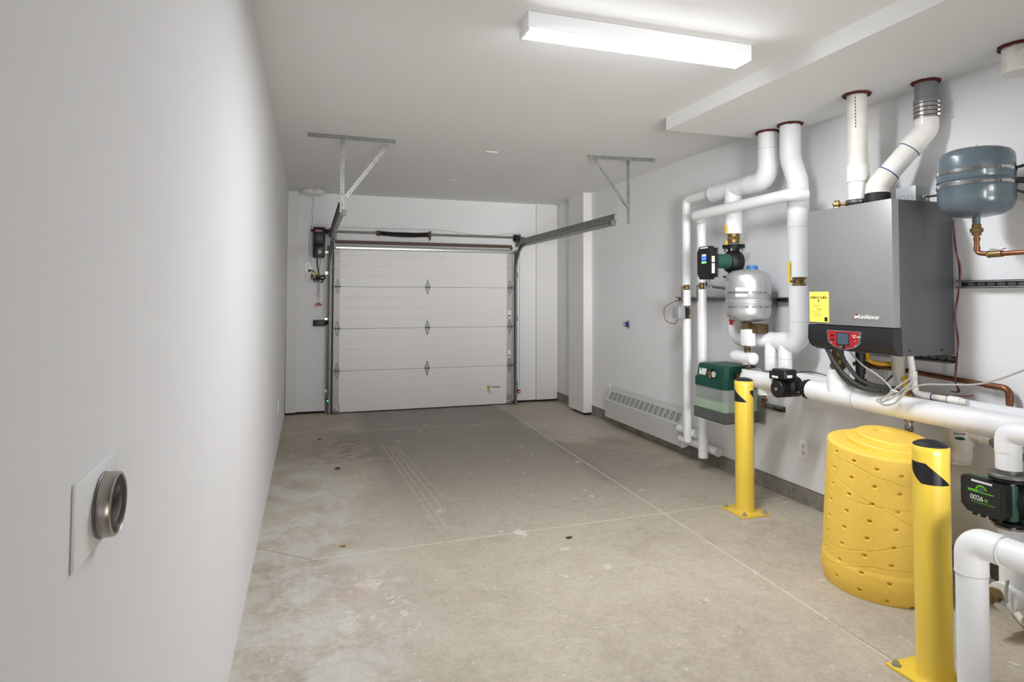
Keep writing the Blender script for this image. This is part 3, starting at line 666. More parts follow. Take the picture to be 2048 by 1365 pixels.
obj('glass_lens', lathe(BM(), c, [(0.0274, WX+0.0195), (0.0274, WX+0.0212), (0.020, WX+0.0238), (0.010, WX+0.0252), (0, WX+0.0256)], 48, 'X'), 'glass', t)
obj('reflector', lathe(BM(), c, [(0.0272, WX+0.0192), (0.024, WX+0.0182), (0.021, WX+0.0187), (0.018, WX+0.0176), (0.014, WX+0.0182), (0.010, WX+0.0172), (0.005, WX+0.0178), (0, WX+0.0186)], 40, 'X'), 'chrome', t)

# ================================================================== BASEBOARD HEATER
t = thing('baseboard_heater', 'long white baseboard heater low on the right wall', 'heater', (3.31, 5.73, 0.1))
y0, y1 = 4.965, 6.52
prof = [(3.357, 0.11), (3.357, 0.44), (3.345, 0.44), (3.332, 0.408), (3.275, 0.30), (3.27, 0.285), (3.27, 0.095), (3.282, 0.092), (3.282, 0.11)]
obj('cabinet', poly(BM(), [(x, y0, z) for x, z in prof], (0, y1-y0, 0)), 'heater', t, smooth=0)
nv = 15
for k in range(nv):
    ya = y0+0.07+(y1-y0-0.12)*k/nv; yb = ya+(y1-y0-0.12)/nv*0.76
    bm = BM(); a = Vector((3.279, 0, 0.3075)); b = Vector((3.322, 0, 0.389)); n = Vector((-(b-a).z, 0, (b-a).x)).normalized()
    poly(bm, [(a.x, ya, a.z), (b.x, ya, b.z), (b.x, yb, b.z), (a.x, yb, a.z)], n*0.0012)
    gr = obj('grille', bm, 'grille', t)
    bm = BM()
    for q in range(5):
        p = a+(b-a)*((q+0.5)/5); p2 = p+(b-a)*0.07; poly(bm, [(p.x, ya, p.z), (p2.x, ya, p2.z), (p2.x, yb, p2.z), (p.x, yb, p.z)], n*0.0035)
    obj('grille_bars', bm, 'heater', gr)
obj('end_cap', poly(BM(), [(x, y0-0.006, z) for x, z in [(3.358, 0.108), (3.358, 0.442), (3.345, 0.442), (3.33, 0.41), (3.273, 0.302), (3.267, 0.285), (3.267, 0.09), (3.29, 0.09)]], (0, 0.012, 0)), 'plastic_white', t, smooth=0)

# ================================================================== BOLLARDS
def bollard(x, y, ang, label, th0):
    t = thing('bollard', label, 'bollard', (x, y, 0), 'yellow bollards guarding the heating pipes')
    Rb = 0.0625; Hb = 0.90
    rm = Matrix.Rotation(ang, 3, 'Z')
    bp = obj('base_plate', box(BM(), x-0.108, x+0.108, y-0.125, y+0.125, 0, 0.012, 0.002, rot=rm, pivot=(x, y, 0)), 'yellow', t)
    for sx in (-1, 1):
        for sy in (-1, 1):
            p = Vector((x, y, 0)) + rm @ Vector((sx*0.082, sy*0.098, 0)); bm = BM()
            cyl(bm, (p.x, p.y, 0), 0.019, 0.012, 0.0145, 'Z', 24); hexnut(bm, (p.x, p.y, 0), 0.0135, 0.0145, 0.026); cyl(bm, (p.x, p.y, 0), 0.0065, 0.026, 0.034, 'Z', 14)
            obj('anchor_bolt', bm, 'galv_bright', bp)
    prof = [(Rb+0.006, 0.012), (Rb+0.002, 0.02), (Rb, 0.028)] + [(Rb, z) for z in (0.2, 0.5, Hb-0.03)] + [(Rb+0.0008, Hb-0.03), (Rb+0.0008, Hb-0.003), (Rb-0.001, Hb)]
    obj('post', lathe(BM(), (x, y, 0), prof, 64), 'yellow', t)
    obj('cap', lathe(BM(), (x, y, 0), [(Rb-0.001, Hb-0.001), (Rb*0.95, Hb+0.005), (Rb*0.7, Hb+0.014), (Rb*0.35, Hb+0.019), (0, Hb+0.0205)], 48), 'black', t)
    # black hazard chevrons in a band near the top
    za, zb = Hb-0.142, Hb-0.062
    for k in range(2):
        a0 = math.radians(th0) + k*PI; bm = BM(); n = 28; rows = 20; ring = []
        for j in range(rows+1):
            f = j/rows; z = zb+(za-zb)*f
            lo_ = a0 + math.radians(-95 + (0 if f < 0.25 else (f-0.25)/0.75*64)); hi = a0 + math.radians(-16+83*f)
            ring.append([bm.verts.new((x+(Rb+0.0011)*math.cos(lo_+(hi-lo_)*i/n), y+(Rb+0.0011)*math.sin(lo_+(hi-lo_)*i/n), z)) for i in range(n+1)])
        for j in range(rows):
            for i in range(n): bm.faces.new((ring[j][i], ring[j][i+1], ring[j+1][i+1], ring[j+1][i]))
        obj('hazard_stripe', bm, 'blackgloss', t)
bollard(2.872, 3.60, 0.0, 'farther yellow steel bollard beside the green feeder tank', 184)
bollard(2.325, 1.816, 0.0, 'nearer yellow steel bollard in front of the yellow tub', 218)

# ================================================================== YELLOW TUB
def tub():
    t = thing('yellow_tub', 'squat yellow moulded tub dotted with small holes', 'tub', (2.84, 2.495, 0))
    cx, cy = 2.84, 2.495; NA, NZ = 640, 340; Ht = 0.712
    def topz(yv): return Ht + 0.11*(yv-cy)
    def rad(z):
        f = max(0, min(1, z/Ht)); r = 0.286 + (0.247-0.286)*f
        if z < 0.10: r -= 0.022*((0.10-z)/0.10)**2
        if z < 0.15: r += 0.004*min(1, (0.15-z)/0.02)
        return r
    seams = [([160, 191.6, 219.3, 244.9, 275], [0.66, 0.644, 0.598, 0.570, 0.52], 1), ([150, 178.9, 213.2, 230.1, 243.3, 275], [0.60, 0.537, 0.47, 0.434, 0.399, 0.33], 1),
             ([150, 189.9, 218.9, 243.8, 275], [0.475, 0.463, 0.460, 0.454, 0.45], 1), ([150, 181.2, 209.1, 231.1, 243.4, 275], [0.20, 0.212, 0.241, 0.274, 0.289, 0.33], 1),
             ([140, 163.1, 179.1, 212.8, 242.4, 275], [0.10, 0.112, 0.127, 0.169, 0.172, 0.17], 1)]
    def sz(s, th):
        A, Z, _ = s
        if th < A[0] or th > A[-1]: return None
        for i in range(len(A)-1):
            if A[i] <= th <= A[i+1]:
                f = (th-A[i])/(A[i+1]-A[i]); f = f*f*(3-2*f)*0.4+f*0.6; return Z[i]+(Z[i+1]-Z[i])*f
    dots = []
    for i in range(-3, 6):
        for j in range(9):
            dots.append((217.4+24*(i) - 2.4*j, 0.638-0.0845*j-(0.022*i)))
    bm = BM(); rings = []
    angs = []
    for i in range(NA):
        angs.append(i/NA)
    # denser on the visible side: 120..290 deg takes 80 percent of the columns
    def amap(f): return (120 + 170*f/0.8) if f < 0.8 else (290 + 190*(f-0.8)/0.2)
    for j in range(NZ+1):
        f = j/NZ; ring = []
        for i in range(NA):
            th = amap(i/NA) % 360; a = math.radians(th)
            zt = topz(cy+0.247*math.sin(a)); z = zt*f; r = rad(z*Ht/zt)
            if f > 0.985: r -= 0.004*((f-0.985)/0.015)**2
            if 130 < th < 288:
                for (dt, dz) in dots:
                    u = (th-dt)*PI/180*r; v = z-dz
                    if abs(u) < 0.018 and abs(v) < 0.014:
                        q = (u/0.0105)**2+(v/0.0068)**2
                        if q < 1: r -= 0.018*(1-q)**0.5+0.002
                        elif q < 2.2: r -= 0.002*(2.2-q)/1.2
                for s in seams:
                    q = sz(s, th)
                    if q is not None:
                        dv = z-q
                        if abs(dv) < 0.0025: r -= 0.0026*(1-abs(dv)/0.0025)*(0.6+0.9*(int(th*r*320) % 2))
            ring.append(bm.verts.new((cx+r*math.cos(a), cy+r*math.sin(a), z)))
        rings.append(ring)
    for j in range(NZ):
        a, b = rings[j], rings[j+1]
        for i in range(NA): bm.faces.new((a[i], a[(i+1) % NA], b[(i+1) % NA], b[i]))
    bm.faces.new(rings[0][::-1])
    # rim and inner floor of the top
    def ring_at(r, dz, ox=0, oy=0):
        out = []
        for i in range(NA):
            a = math.radians(amap(i/NA) % 360); x = cx+ox+r*math.cos(a); y = cy+oy+r*math.sin(a); out.append(bm.verts.new((x, y, topz(y)+dz)))
        return out
    prev = rings[-1]
    for r, dz in ((0.238, 0.003), (0.205, 0.0)):
        cur = ring_at(r, dz)
        for i in range(NA): bm.faces.new((prev[i], prev[(i+1) % NA], cur[(i+1) % NA], cur[i]))
        prev = cur
    bm.faces.new(prev)
    obj('body', bm, 'tub', t, smooth=50)
    def tier(name, r, ox, oy, z0, z1, hole=None):
        bm = BM(); n = 72; P = []
        prof = [(r, z0), (r, z1-0.006), (r-0.006, z1)] + ([(hole[0], z1), (hole[0]-0.006, z1-0.012), (0, z1-0.02)] if hole else [(0, z1)])
        last = None
        for k, (rr, dz) in enumerate(prof):
            cur = []
            for i in range(n if rr > 0 else 1):
                a = 2*PI*i/n; hx, hy = (hole[1], hole[2]) if hole and k >= 3 else (0, 0)
                x = cx+ox+hx+rr*math.cos(a); y = cy+oy+hy+rr*math.sin(a); cur.append(bm.verts.new((x, y, topz(y)+dz)))
            if last:
                for i in range(n):
                    if len(cur) == 1: bm.faces.new((last[i], last[(i+1) % n], cur[0]))
                    else: bm.faces.new((last[i], last[(i+1) % n], cur[(i+1) % n], cur[i]))
            last = cur
        obj(name, bm, 'tub', t, smooth=30)
    tier('lower_lid', 0.198, 0.035, -0.02, -0.002, 0.030)
    tier('upper_lid', 0.160, 0.055, -0.015, 0.026, 0.052, (0.045, 0.01, 0.05))
tub()

# ================================================================== PIPES
def seamring(bm_list, parent, P, axis, r):
    bm = BM(); cyl(bm, P, r+0.0015, -0.0012, 0.0012, axis, 48); obj('jacket_seam', bm, 'seam', parent)
def ceiling_seal(par, x, y, r, z=None):
    bm = BM(); n = 40; z = SZ if z is None else z
    ring = [(x+(r+0.005)*math.cos(2*PI*i/n), y+(r+0.005)*math.sin(2*PI*i/n), z-0.004) for i in range(n)]
    pts = [Vector(p) for p in ring]+[Vector(ring[0])]
    tube(bm, pts, 0.010, 8); 
    for v in bm.verts: v.co += Vector((random.uniform(-1, 1), random.uniform(-1, 1), random.uniform(-1, 1)))*0.003
    obj('firestop_seal', bm, 'seal', par)
def lever_valve(par, c, r, handle_dir=(-1, 0, 0), hcol='yellow', up=1, hl=0.09, reach=None):
    """short brass ball valve on a vertical pipe with a lever handle"""
    c = Vector(c); bm = BM(); hexnut(bm, c, r, -0.028, -0.012); cyl(bm, c, r*0.82, -0.014, 0.014); hexnut(bm, c, r, 0.012, 0.028)
    hd = Vector(handle_dir); e = c+hd*(reach or r+0.02)
    tube(bm, [c, e], 0.008, 12)
    v = obj('valve_body', bm, 'brass', par)
    bm = BM(); s = Vector((hd.y, -hd.x, 0)); q = [e+s*0.009+Vector((0, 0, -0.01*up)), e-s*0.009+Vector((0, 0, -0.01*up)), e-s*0.011+Vector((0, 0, up*hl)), e+s*0.011+Vector((0, 0, up*hl))]
    poly(bm, q, hd*0.005); obj('lever_handle', bm, hcol, v)
PX_ = 3.18
# --- middle riser (return loop): ceiling, elbow, header, reducer, tall left drop
t = thing('insulated_pipe', 'white insulated pipe leaving the soffit and turning to the pump, left of two', 'pipe', (PX_, 4.1, 1.9))
mx, my = 3.175, 3.69
obj('riser', tube(BM(), [(mx, my, SZ), (mx, my, 2.56)], 0.069, 36), 'jacket', t)
obj('elbow', tube(BM(), fillet([(mx, my, 2.56), (mx, my, 2.335), (mx, my+0.22, 2.335)], 0.14, 12), 0.072, 36), 'jacket', t)
obj('header', tube(BM(), [(mx, my+0.20, 2.335), (mx, 4.33, 2.335)], 0.066, 36), 'jacket', t)
bm = BM(); lathe(bm, (mx, 4.33, 2.335), [(0.066, 0), (0.068, 0.004), (0.058, 0.03), (0.038, 0.045)], 32, 'Y'); obj('reducer', bm, 'jacket', t)
obj('pump_drop', tube(BM(), [(mx, 4.086, 2.33), (mx, 4.086, 1.975)], 0.067, 36), 'jacket', t)
obj('branch', tube(BM(), fillet([(mx, 4.36, 2.345), (mx+0.005, 4.735, 2.345), (mx+0.005, 4.735, 2.2)], 0.05, 8), 0.0365, 28), 'jacket', t)
ceiling_seal(t, mx, my, 0.071)
seamring(None, t, (mx, my, 2.56), 'Z', 0.0715); seamring(None, t, (mx, my+0.20, 2.335), 'Y', 0.0715)
# --- tall left drop A
t = thing('insulated_pipe', 'slim white vertical pipe nearest the garage door, with a grey actuator', 'pipe', (PX_, 4.74, 0.2))
ax_, ay_ = 3.18, 4.738
obj('upper_length', tube(BM(), [(ax_, ay_, 2.2), (ax_, ay_, 1.585)], 0.0365, 28), 'jacket', t)
lever_valve(t, (ax_, ay_, 1.562), 0.024, (-1, 0, 0), 'galv', -1, 0.13)
obj('middle_length', tube(BM(), [(ax_, ay_, 1.54), (ax_, ay_, 1.40)], 0.0365, 28), 'jacket', t)
obj('lower_length', tube(BM(), [(ax_, ay_, 1.285), (ax_, ay_, 0.205)], 0.0365, 28), 'jacket', t)
bm = BM(); cyl(bm, (ax_, ay_, 0), 0.02, 1.28, 1.41); hexnut(bm, (ax_, ay_, 0), 0.03, 1.32, 1.37); zb_ = obj('zone_valve', bm, 'bronze', t)
obj('actuator_box', box(BM(), ax_-0.115, ax_-0.045, ay_-0.05, ay_+0.05, 1.29, 1.395, 0.006), 'junction', t)
obj('actuator_base', box(BM(), ax_-0.048, ax_-0.02, ay_-0.045, ay_+0.045, 1.295, 1.385, 0.003), 'black', t)
bm = BM(); tube(bm, spline([(ax_-0.09, ay_, 1.29), (ax_-0.1, ay_+0.04, 1.24), (ax_-0.11, ay_+0.17, 1.27), (ax_-0.09, ay_+0.21, 1.38), (ax_-0.05, ay_+0.1, 1.44), (ax_, ay_+0.06, 1.455)]), 0.003, 6); obj('actuator_wire', bm, 'maroon', t)
# --- cross branch P2 and drop B
t = thing('insulated_pipe', 'slim white pipe crossing in front and dropping right of the slimmest riser', 'pipe', (3.15, 4.53, 0.11))
bx_, by_ = 3.19, 4.527
obj('cross_branch', tube(BM(), fillet([(3.14, 3.30, 2.165), (3.045, 3.31, 2.165), (3.045, 4.41, 2.155), (3.13, 4.45, 2.15)], 0.05, 8), 0.042, 28), 'jacket', t)
obj('elbow', tube(BM(), fillet([(3.09, 4.43, 2.15), (bx_, by_, 2.14), (bx_, by_, 2.05)], 0.05, 8), 0.042, 28), 'jacket', t)
obj('upper_length', tube(BM(), [(bx_, by_, 2.07), (bx_, by_, 1.60)], 0.038, 28), 'jacket', t)
lever_valve(t, (bx_, by_, 1.572), 0.024, (-1, 0, 0), 'galv', -1, 0.13)
obj('lower_length', tube(BM(), [(bx_, by_, 1.545), (bx_, by_, 0.115)], 0.04, 28), 'jacket', t)
# --- small capped pipes at heater level
t = thing('insulated_pipe', 'short white pipe stub with a capped end beside the heater, upper of two', 'pipe', (3.24, 4.7, 0.26))
obj('stub', tube(BM(), [(3.235, 4.70, 0.275), (3.235, 4.95, 0.275)], 0.034, 24), 'jacket', t)
obj('end_cap', cyl(BM(), (3.235, 4.70, 0.275), 0.035, -0.006, 0.0, 'Y', 24, 0.002), 'plastic_white', t)
t = thing('insulated_pipe', 'low white pipe under the stub passing behind the vertical drop to the heater', 'pipe', (3.26, 4.6, 0.16))
obj('run', tube(BM(), [(3.262, 4.42, 0.178), (3.262, 4.97, 0.178)], 0.034, 24), 'jacket', t)
obj('end_cap', cyl(BM(), (3.262, 4.42, 0.178), 0.037, -0.008, 0.0, 'Y', 24, 0.002), 'pvc_old', t)
# --- big riser and loop
t = thing('insulated_pipe', 'thick white insulated riser left of the boiler with a lever valve', 'pipe', (PX_, 3.41, 1.1))
gx, gy0, gy = 3.18, 3.475, 3.41
obj('upper_length', tube(BM(), fillet([(gx, gy0, SZ), (gx, gy0, 2.45), (gx, gy, 2.28), (gx, gy, 1.95)], 0.18, 8), 0.0695, 36), 'jacket', t)
obj('middle_length', tube(BM(), [(gx, gy, 1.96), (gx, gy, 1.615)], 0.067, 36), 'jacket', t)
lever_valve(t, (gx, gy, 1.585), 0.045, (-1, 0, 0), 'yellow', 1, 0.135, 0.08)
obj('valve_neck', cyl(BM(), (gx, gy, 0), 0.034, 1.55, 1.62), 'bronze', t)
obj('lower_length', tube(BM(), [(gx, gy, 1.555), (gx, gy, 1.31)], 0.066, 36), 'jacket', t)
obj('bend', tube(BM(), fillet([(gx, gy, 1.32), (gx, gy, 1.165), (gx, gy+0.16, 1.165)], 0.11, 12), 0.069, 36), 'jacket', t)
obj('bottom_run', tube(BM(), [(gx, gy+0.14, 1.165), (gx, 3.93, 1.165)], 0.062, 36), 'jacket', t)
ceiling_seal(t, gx, gy0, 0.071)
seamring(None, t, (gx, gy, 1.31), 'Z', 0.0685); seamring(None, t, (gx, gy, 1.96), 'Z', 0.069)
t = thing('insulated_pipe', 'white insulated bend curling behind the silver tank', 'pipe', (gx, 4.0, 1.1))
obj('bend', tube(BM(), fillet([(gx, 3.90, 1.165), (gx, 4.06, 1.165), (gx, 4.06, 1.5)], 0.10, 12), 0.069, 36), 'jacket', t)
obj('upper_end', tube(BM(), [(gx, 4.06, 1.48), (gx, 4.06, 1.62)], 0.066, 36), 'jacket', t)
# --- two stubs below the loop
for yy, lab in ((3.66, 'white vertical pipe stub below the bottom run, farther of the pair'), (3.525, 'white vertical pipe stub below the bottom run, nearer of the pair')):
    t = thing('insulated_pipe', lab, 'pipe', (3.14, yy, 0.9)); 
    obj('length', tube(BM(), [(3.16, yy, 1.15), (3.16, yy, 0.955)], 0.0465, 30), 'jacket', t)
    seamring(None, t, (3.16, yy, 1.05), 'Z', 0.0465)

# --- long main
t = thing('insulated_pipe', 'long white insulated main pipe below the boiler, front of two', 'pipe', (3.05, 2.9, 0.88))
LZ = 0.888
obj('left_elbow', tube(BM(), fillet([(3.18, 3.84, LZ), (3.05, 3.80, LZ), (3.05, 3.62, LZ)], 0.08, 8), 0.0625, 32), 'jacket', t)
obj('left_length', tube(BM(), [(3.05, 3.63, LZ), (3.05, 3.46, LZ)], 0.0615, 32), 'jacket', t)
obj('main_length', tube(BM(), [(3.05, 3.175, LZ), (3.05, 1.2, LZ-0.002)], 0.0615, 36), 'jacket', t)
obj('tee_branch', tube(BM(), [(3.05, 2.965, LZ), (3.05, 2.965, 1.045)], 0.062, 32), 'jacket', t)
obj('tee_sleeve', tube(BM(), [(3.05, 3.06, LZ), (3.05, 2.82, LZ)], 0.0635, 36), 'jacket', t)
seamring(None, t, (3.05, 2.82, LZ), 'Y', 0.0632)
bm = BM(); hexnut(bm, (3.05, 2.965, 0), 0.045, 1.05, 1.075); cyl(bm, (3.05, 2.965, 0), 0.034, 1.045, 1.17); hexnut(bm, (3.05, 2.965, 0), 0.042, 1.10, 1.125)
obj('union', bm, 'bronze', t)
obj('drain_tee', tube(BM(), [(3.06, 3.62, LZ-0.04), (3.06, 3.62, 0.79)], 0.045, 28), 'jacket', t)
bm = BM(); hexnut(bm, (3.06, 3.62, 0), 0.022, 0.745, 0.765); cyl(bm, (3.06, 3.62, 0), 0.013, 0.70, 0.79); hexnut(bm, (3.06, 3.62, 0), 0.018, 0.70, 0.722); dv = obj('drain_valve', bm, 'bronze', t)
bm = BM(); poly(bm, [(3.02, 3.70, 0.772), (3.02, 3.56, 0.772), (3.035, 3.56, 0.772), (3.035, 3.70, 0.772)], (0, 0, 0.006)); obj('valve_lever', bm, 'galv_bright', dv)
t = thing('insulated_pipe', 'long white insulated main pipe below the boiler, rear of two', 'pipe', (3.22, 2.3, 0.9))
obj('length', tube(BM(), [(3.215, 3.50, 0.902), (3.215, 1.2, 0.895)], 0.057, 32), 'jacket', t)
obj('rear_branch', tube(BM(), [(3.215, 2.72, 0.90), (3.215, 2.72, 1.06)], 0.05, 28), 'jacket', t)
# --- assembly under the silver tank
t = thing('pipe_assembly', 'short white insulated fittings with brass joints below the silver tank', 'pipe', (3.05, 3.8, 0.9))
bm = BM(); hexnut(bm, (3.06, 3.80, 0), 0.045, 1.245, 1.29); cyl(bm, (3.08, 3.82, 0), 0.03, 1.235, 1.31); box(bm, 3.06, 3.16, 3.68, 3.78, 1.215, 1.285, 0.01); obj('brass_tee', bm, 'bronze', t)
obj('sleeve', box(BM(), 3.025, 3.095, 3.74, 3.83, 1.12, 1.245, 0.01), 'jacket', t)
bm = BM(); hexnut(bm, (3.04, 3.77, 0), 0.027, 1.095, 1.12); cyl(bm, (3.04, 3.77, 0), 0.02, 1.05, 1.12); obj('union', bm, 'bronze', t)
obj('offset_elbow', tube(BM(), fillet([(3.04, 3.70, 1.035), (3.04, 3.92, 1.035), (3.11, 3.94, 1.035)], 0.04, 6), 0.043, 28), 'jacket', t)
obj('end_cap', lathe(BM(), (3.04, 3.70, 1.035), [(0, -0.014), (0.03, -0.011), (0.043, 0)], 28, 'Y'), 'jacket', t)
obj('down_stub', tube(BM(), [(3.07, 3.80, 1.035), (3.07, 3.80, 0.985)], 0.042, 28), 'jacket', t)
bm = BM(); cyl(bm, (3.07, 3.80, 0), 0.017, 0.94, 0.99); hexnut(bm, (3.07, 3.80, 0), 0.024, 0.955, 0.975); vb = obj('ball_valve', bm, 'bronze', t)
bm = BM(); poly(bm, [(3.05, 3.77, 0.965), (3.052, 3.755, 0.965), (3.045, 3.73, 1.02), (3.043, 3.745, 1.02)], (-0.004, 0, 0)); obj('lever', bm, 'galv', vb)
obj('lower_sleeve', tube(BM(), [(3.07, 3.80, 0.948), (3.07, 3.80, 0.89)], 0.045, 28), 'jacket', t)

# ================================================================== PUMPS
# green and black circulator on the middle riser
t = thing('circulator_pump', 'black and green circulator pump with glowing display above the silver tank', 'pump', (3.0, 4.07, 1.6))
cy_ = 4.07
bm = BM(); cyl(bm, (3.175, 4.086, 0), 0.045, 1.905, 1.975); hexnut(bm, (3.175, 4.086, 0), 0.052, 1.93, 1.955); ib = obj('isolation_valve', bm, 'brass', t)
for z0_, z1_ in ((1.975, 2.04), (1.885, 1.92)):
    bm = BM(); box(bm, 3.088, 3.094, 4.05, 4.085, z0_, z1_, 0.004); obj('yellow_lever', bm, 'yellow', ib)
bm = BM(); cyl(bm, (3.175, 4.086, 0), 0.085, 1.878, 1.892, 'Z', 36, 0.002); cyl(bm, (3.175, 4.086, 0), 0.085, 1.862, 1.875, 'Z', 36, 0.002)
obj('upper_flange', bm, 'castiron', t)
bm = BM()
for a in (0.6, 2.2, 3.8, 5.4): hexnut(bm, (3.175+0.068*math.cos(a), 4.086+0.068*math.sin(a), 0), 0.01, 1.838, 1.862)
obj_each('flange_bolt', bm, 'galv_bright', t)
bm = BM(); lathe(bm, (3.165, cy_, 1.755), [(0.05, -0.075), (0.082, -0.05), (0.092, -0.01), (0.085, 0.035), (0.05, 0.055)], 40, 'X'); tube(bm, [(3.175, 4.086, 1.87), (3.175, 4.086, 1.66)], 0.045, 24)
cyl(bm, (3.175, 4.086, 0), 0.08, 1.63, 1.645, 'Z', 32, 0.002); obj('volute', bm, 'castiron', t)
bm = BM(); cyl(bm, (0, cy_, 1.758), 0.047, 2.955, 3.10, 'X', 40)
for k in range(10): cyl(bm, (0, cy_, 1.758), 0.056, 2.962+k*0.0125, 2.967+k*0.0125, 'X', 40)
cyl(bm, (0, cy_, 1.758), 0.060, 3.085, 3.10, 'X', 40); obj('motor', bm, 'motorgreen', t)
def octo(x, yc, zc, hy, hz, ch): return [(x, yc-hy, zc-hz+ch), (x, yc-hy+ch*0.7, zc-hz), (x, yc+hy-ch*0.7, zc-hz), (x, yc+hy, zc-hz+ch), (x, yc+hy, zc+hz-ch), (x, yc+hy-ch*0.7, zc+hz), (x, yc-hy+ch*0.7, zc+hz), (x, yc-hy, zc+hz-ch)]
bm = BM(); poly(bm, octo(2.888, cy_, 1.742, 0.086, 0.128, 0.045), (0.05, 0, 0)); cb = obj('controller', bm, 'black', t, smooth=20)
bm = BM()
for k in range(13):
    z = 1.632+k*0.018; box(bm, 2.938, 2.962, cy_-0.084, cy_+0.084, z, z+0.008, 0.001)
box(bm, 2.936, 2.955, cy_-0.076, cy_+0.076, 1.63, 1.855); obj('heat_sink', bm, 'black', cb)
for z, hz_, m_ in ((1.80, 0.008, 'label'), (1.775, 0.015, 'led_blue'), (1.745, 0.006, 'led_green')):
    obj('display', box(BM(), 2.8865, 2.888, cy_-0.028, cy_+0.026, z-hz_, z+hz_, 0), m_, cb)
obj('caution_sticker', box(BM(), 2.8865, 2.889, cy_-0.05, cy_+0.045, 1.852, 1.863), 'label', cb)
obj('rating_sticker', box(BM(), 2.897, 2.922, cy_-0.0875, cy_-0.0855, 1.66, 1.735), 'label', cb); obj('rating_sticker', box(BM(), 2.897, 2.922, cy_-0.0875, cy_-0.0855, 1.745, 1.79), 'label', cb)
bm = BM(); tube(bm, spline([(2.92, 4.06, 1.615), (2.93, 4.10, 1.57), (2.95, 4.03, 1.555), (3.0, 3.95, 1.54), (3.08, 4.01, 1.50), (3.22, 4.01, 1.47)]), 0.009, 10); obj('flexible_conduit', bm, 'hose', t)
bm = BM(); hexnut(bm, (2.92, 4.06, 0), 0.014, 1.59, 1.617); cyl(bm, (2.94, 4.06, 1.562), 0.015, -0.02, 0.03, 'Y', 12); obj('conduit_fitting', bm, 'galv_bright', t)
# black circulator in the main
t = thing('circulator_pump', 'small black circulator pump set in the long white main pipe', 'pump', (3.0, 3.33, 0.82))
yc = 3.335
bm = BM(); lathe(bm, (3.045, yc, LZ), [(0.05, -0.06), (0.068, -0.04), (0.068, 0.03), (0.045, 0.05)], 36, 'X'); tube(bm, [(3.05, 3.45, LZ), (3.05, 3.19, LZ)], 0.034, 24); obj('volute', bm, 'castiron', t)
bm = BM(); cyl(bm, (3.05, 3.198, LZ), 0.062, -0.01, 0.006, 'Y', 32, 0.002); cyl(bm, (3.05, 3.215, LZ), 0.058, -0.006, 0.006, 'Y', 32, 0.002); obj('flange', bm, 'castiron', t)
bm = BM(); cyl(bm, (3.05, 3.455, LZ), 0.058, -0.008, 0.008, 'Y', 32, 0.002); obj('flange', bm, 'castiron', t)
bm = BM()
for a in (0.5, 3.6): cyl(bm, (3.05+0.048*math.cos(a), 3.2, LZ+0.048*math.sin(a)), 0.006, -0.02, 0.045, 'Y', 8)
obj_each('flange_bolt', bm, 'galv', t)
bm = BM(); cyl(bm, (0, yc, LZ-0.012), 0.050, 2.925, 2.99, 'X', 36)
for k in range(4): cyl(bm, (0, yc, LZ-0.012), 0.056, 2.942+k*0.012, 2.948+k*0.012, 'X', 36)
cyl(bm, (0, yc, LZ-0.012), 0.057, 2.915, 2.93, 'X', 36, 0.004); mt = obj('motor', bm, 'black', t)
obj('vent_screw', cyl(BM(), (0, yc, LZ-0.012), 0.011, 2.908, 2.917, 'X', 16), 'galv_bright', mt)
bm = BM(); box(bm, 2.925, 3.03, yc-0.065, yc+0.06, LZ+0.052, LZ+0.118, 0.014, 3); tb = obj('terminal_box', bm, 'black', t)
obj('side_box', box(BM(), 2.965, 3.04, yc+0.06, yc+0.125, LZ+0.04, LZ+0.095, 0.004), 'black', t)
obj('white_sticker', box(BM(), 2.9235, 2.926, yc-0.005, yc+0.05, LZ+0.058, LZ+0.072), 'label', tb)
obj('white_sticker', box(BM(), 2.945, 2.985, yc-0.0665, yc-0.064, LZ+0.066, LZ+0.084), 'label', tb)
bm = BM(); tube(bm, spline([(3.03, 3.28, 0.985), (3.06, 3.20, 1.0), (3.10, 3.10, 0.985), (3.12, 3.06, 0.955)]), 0.0035, 6)
tube(bm, spline([(3.1, 3.09, 0.955), (3.12, 3.05, 0.985), (3.12, 3.0, 0.985), (3.12, 2.97, 0.965)]), 0.0035, 6); obj('power_wire', bm, 'black', t)

# ================================================================== SILVER TANK
t = thing('expansion_tank', 'silver expansion tank held by two steel bands on the right wall', 'tank', (3.1, 3.83, 1.29))
c = (3.1, 3.83, 0); Rr = 0.160
prof = [(0, 1.292), (0.06, 1.295), (0.12, 1.308), (0.148, 1.328), (0.158, 1.355), (Rr, 1.38), (Rr, 1.428), (Rr+0.004, 1.436), (Rr+0.004, 1.446), (Rr-0.002, 1.452), (Rr-0.002, 1.466), (Rr+0.001, 1.470), (Rr+0.001, 1.60), (0.156, 1.63), (0.142, 1.654), (0.11, 1.672), (0.05, 1.685), (0, 1.688)]
obj('vessel', lathe(BM(), c, prof, 72), 'silver', t)
for z in (1.408, 1.512):
    bd = obj('steel_band', lathe(BM(), c, [(Rr+0.0015, z-0.007), (Rr+0.0035, z-0.007), (Rr+0.0035, z+0.007), (Rr+0.0015, z+0.007)], 72), 'chrome', t)
    a = math.radians(247); p = Vector((3.1+0.172*math.cos(a), 3.83+0.172*math.sin(a), z))
    bm = BM(); tg = Vector((-math.sin(a), math.cos(a), 0)); tube(bm, [p-tg*0.022, p+tg*0.022], 0.007, 10); tube(bm, [p+tg*0.02, p+tg*0.04], 0.003, 8); obj('screw_clamp', bm, 'galv_bright', bd)
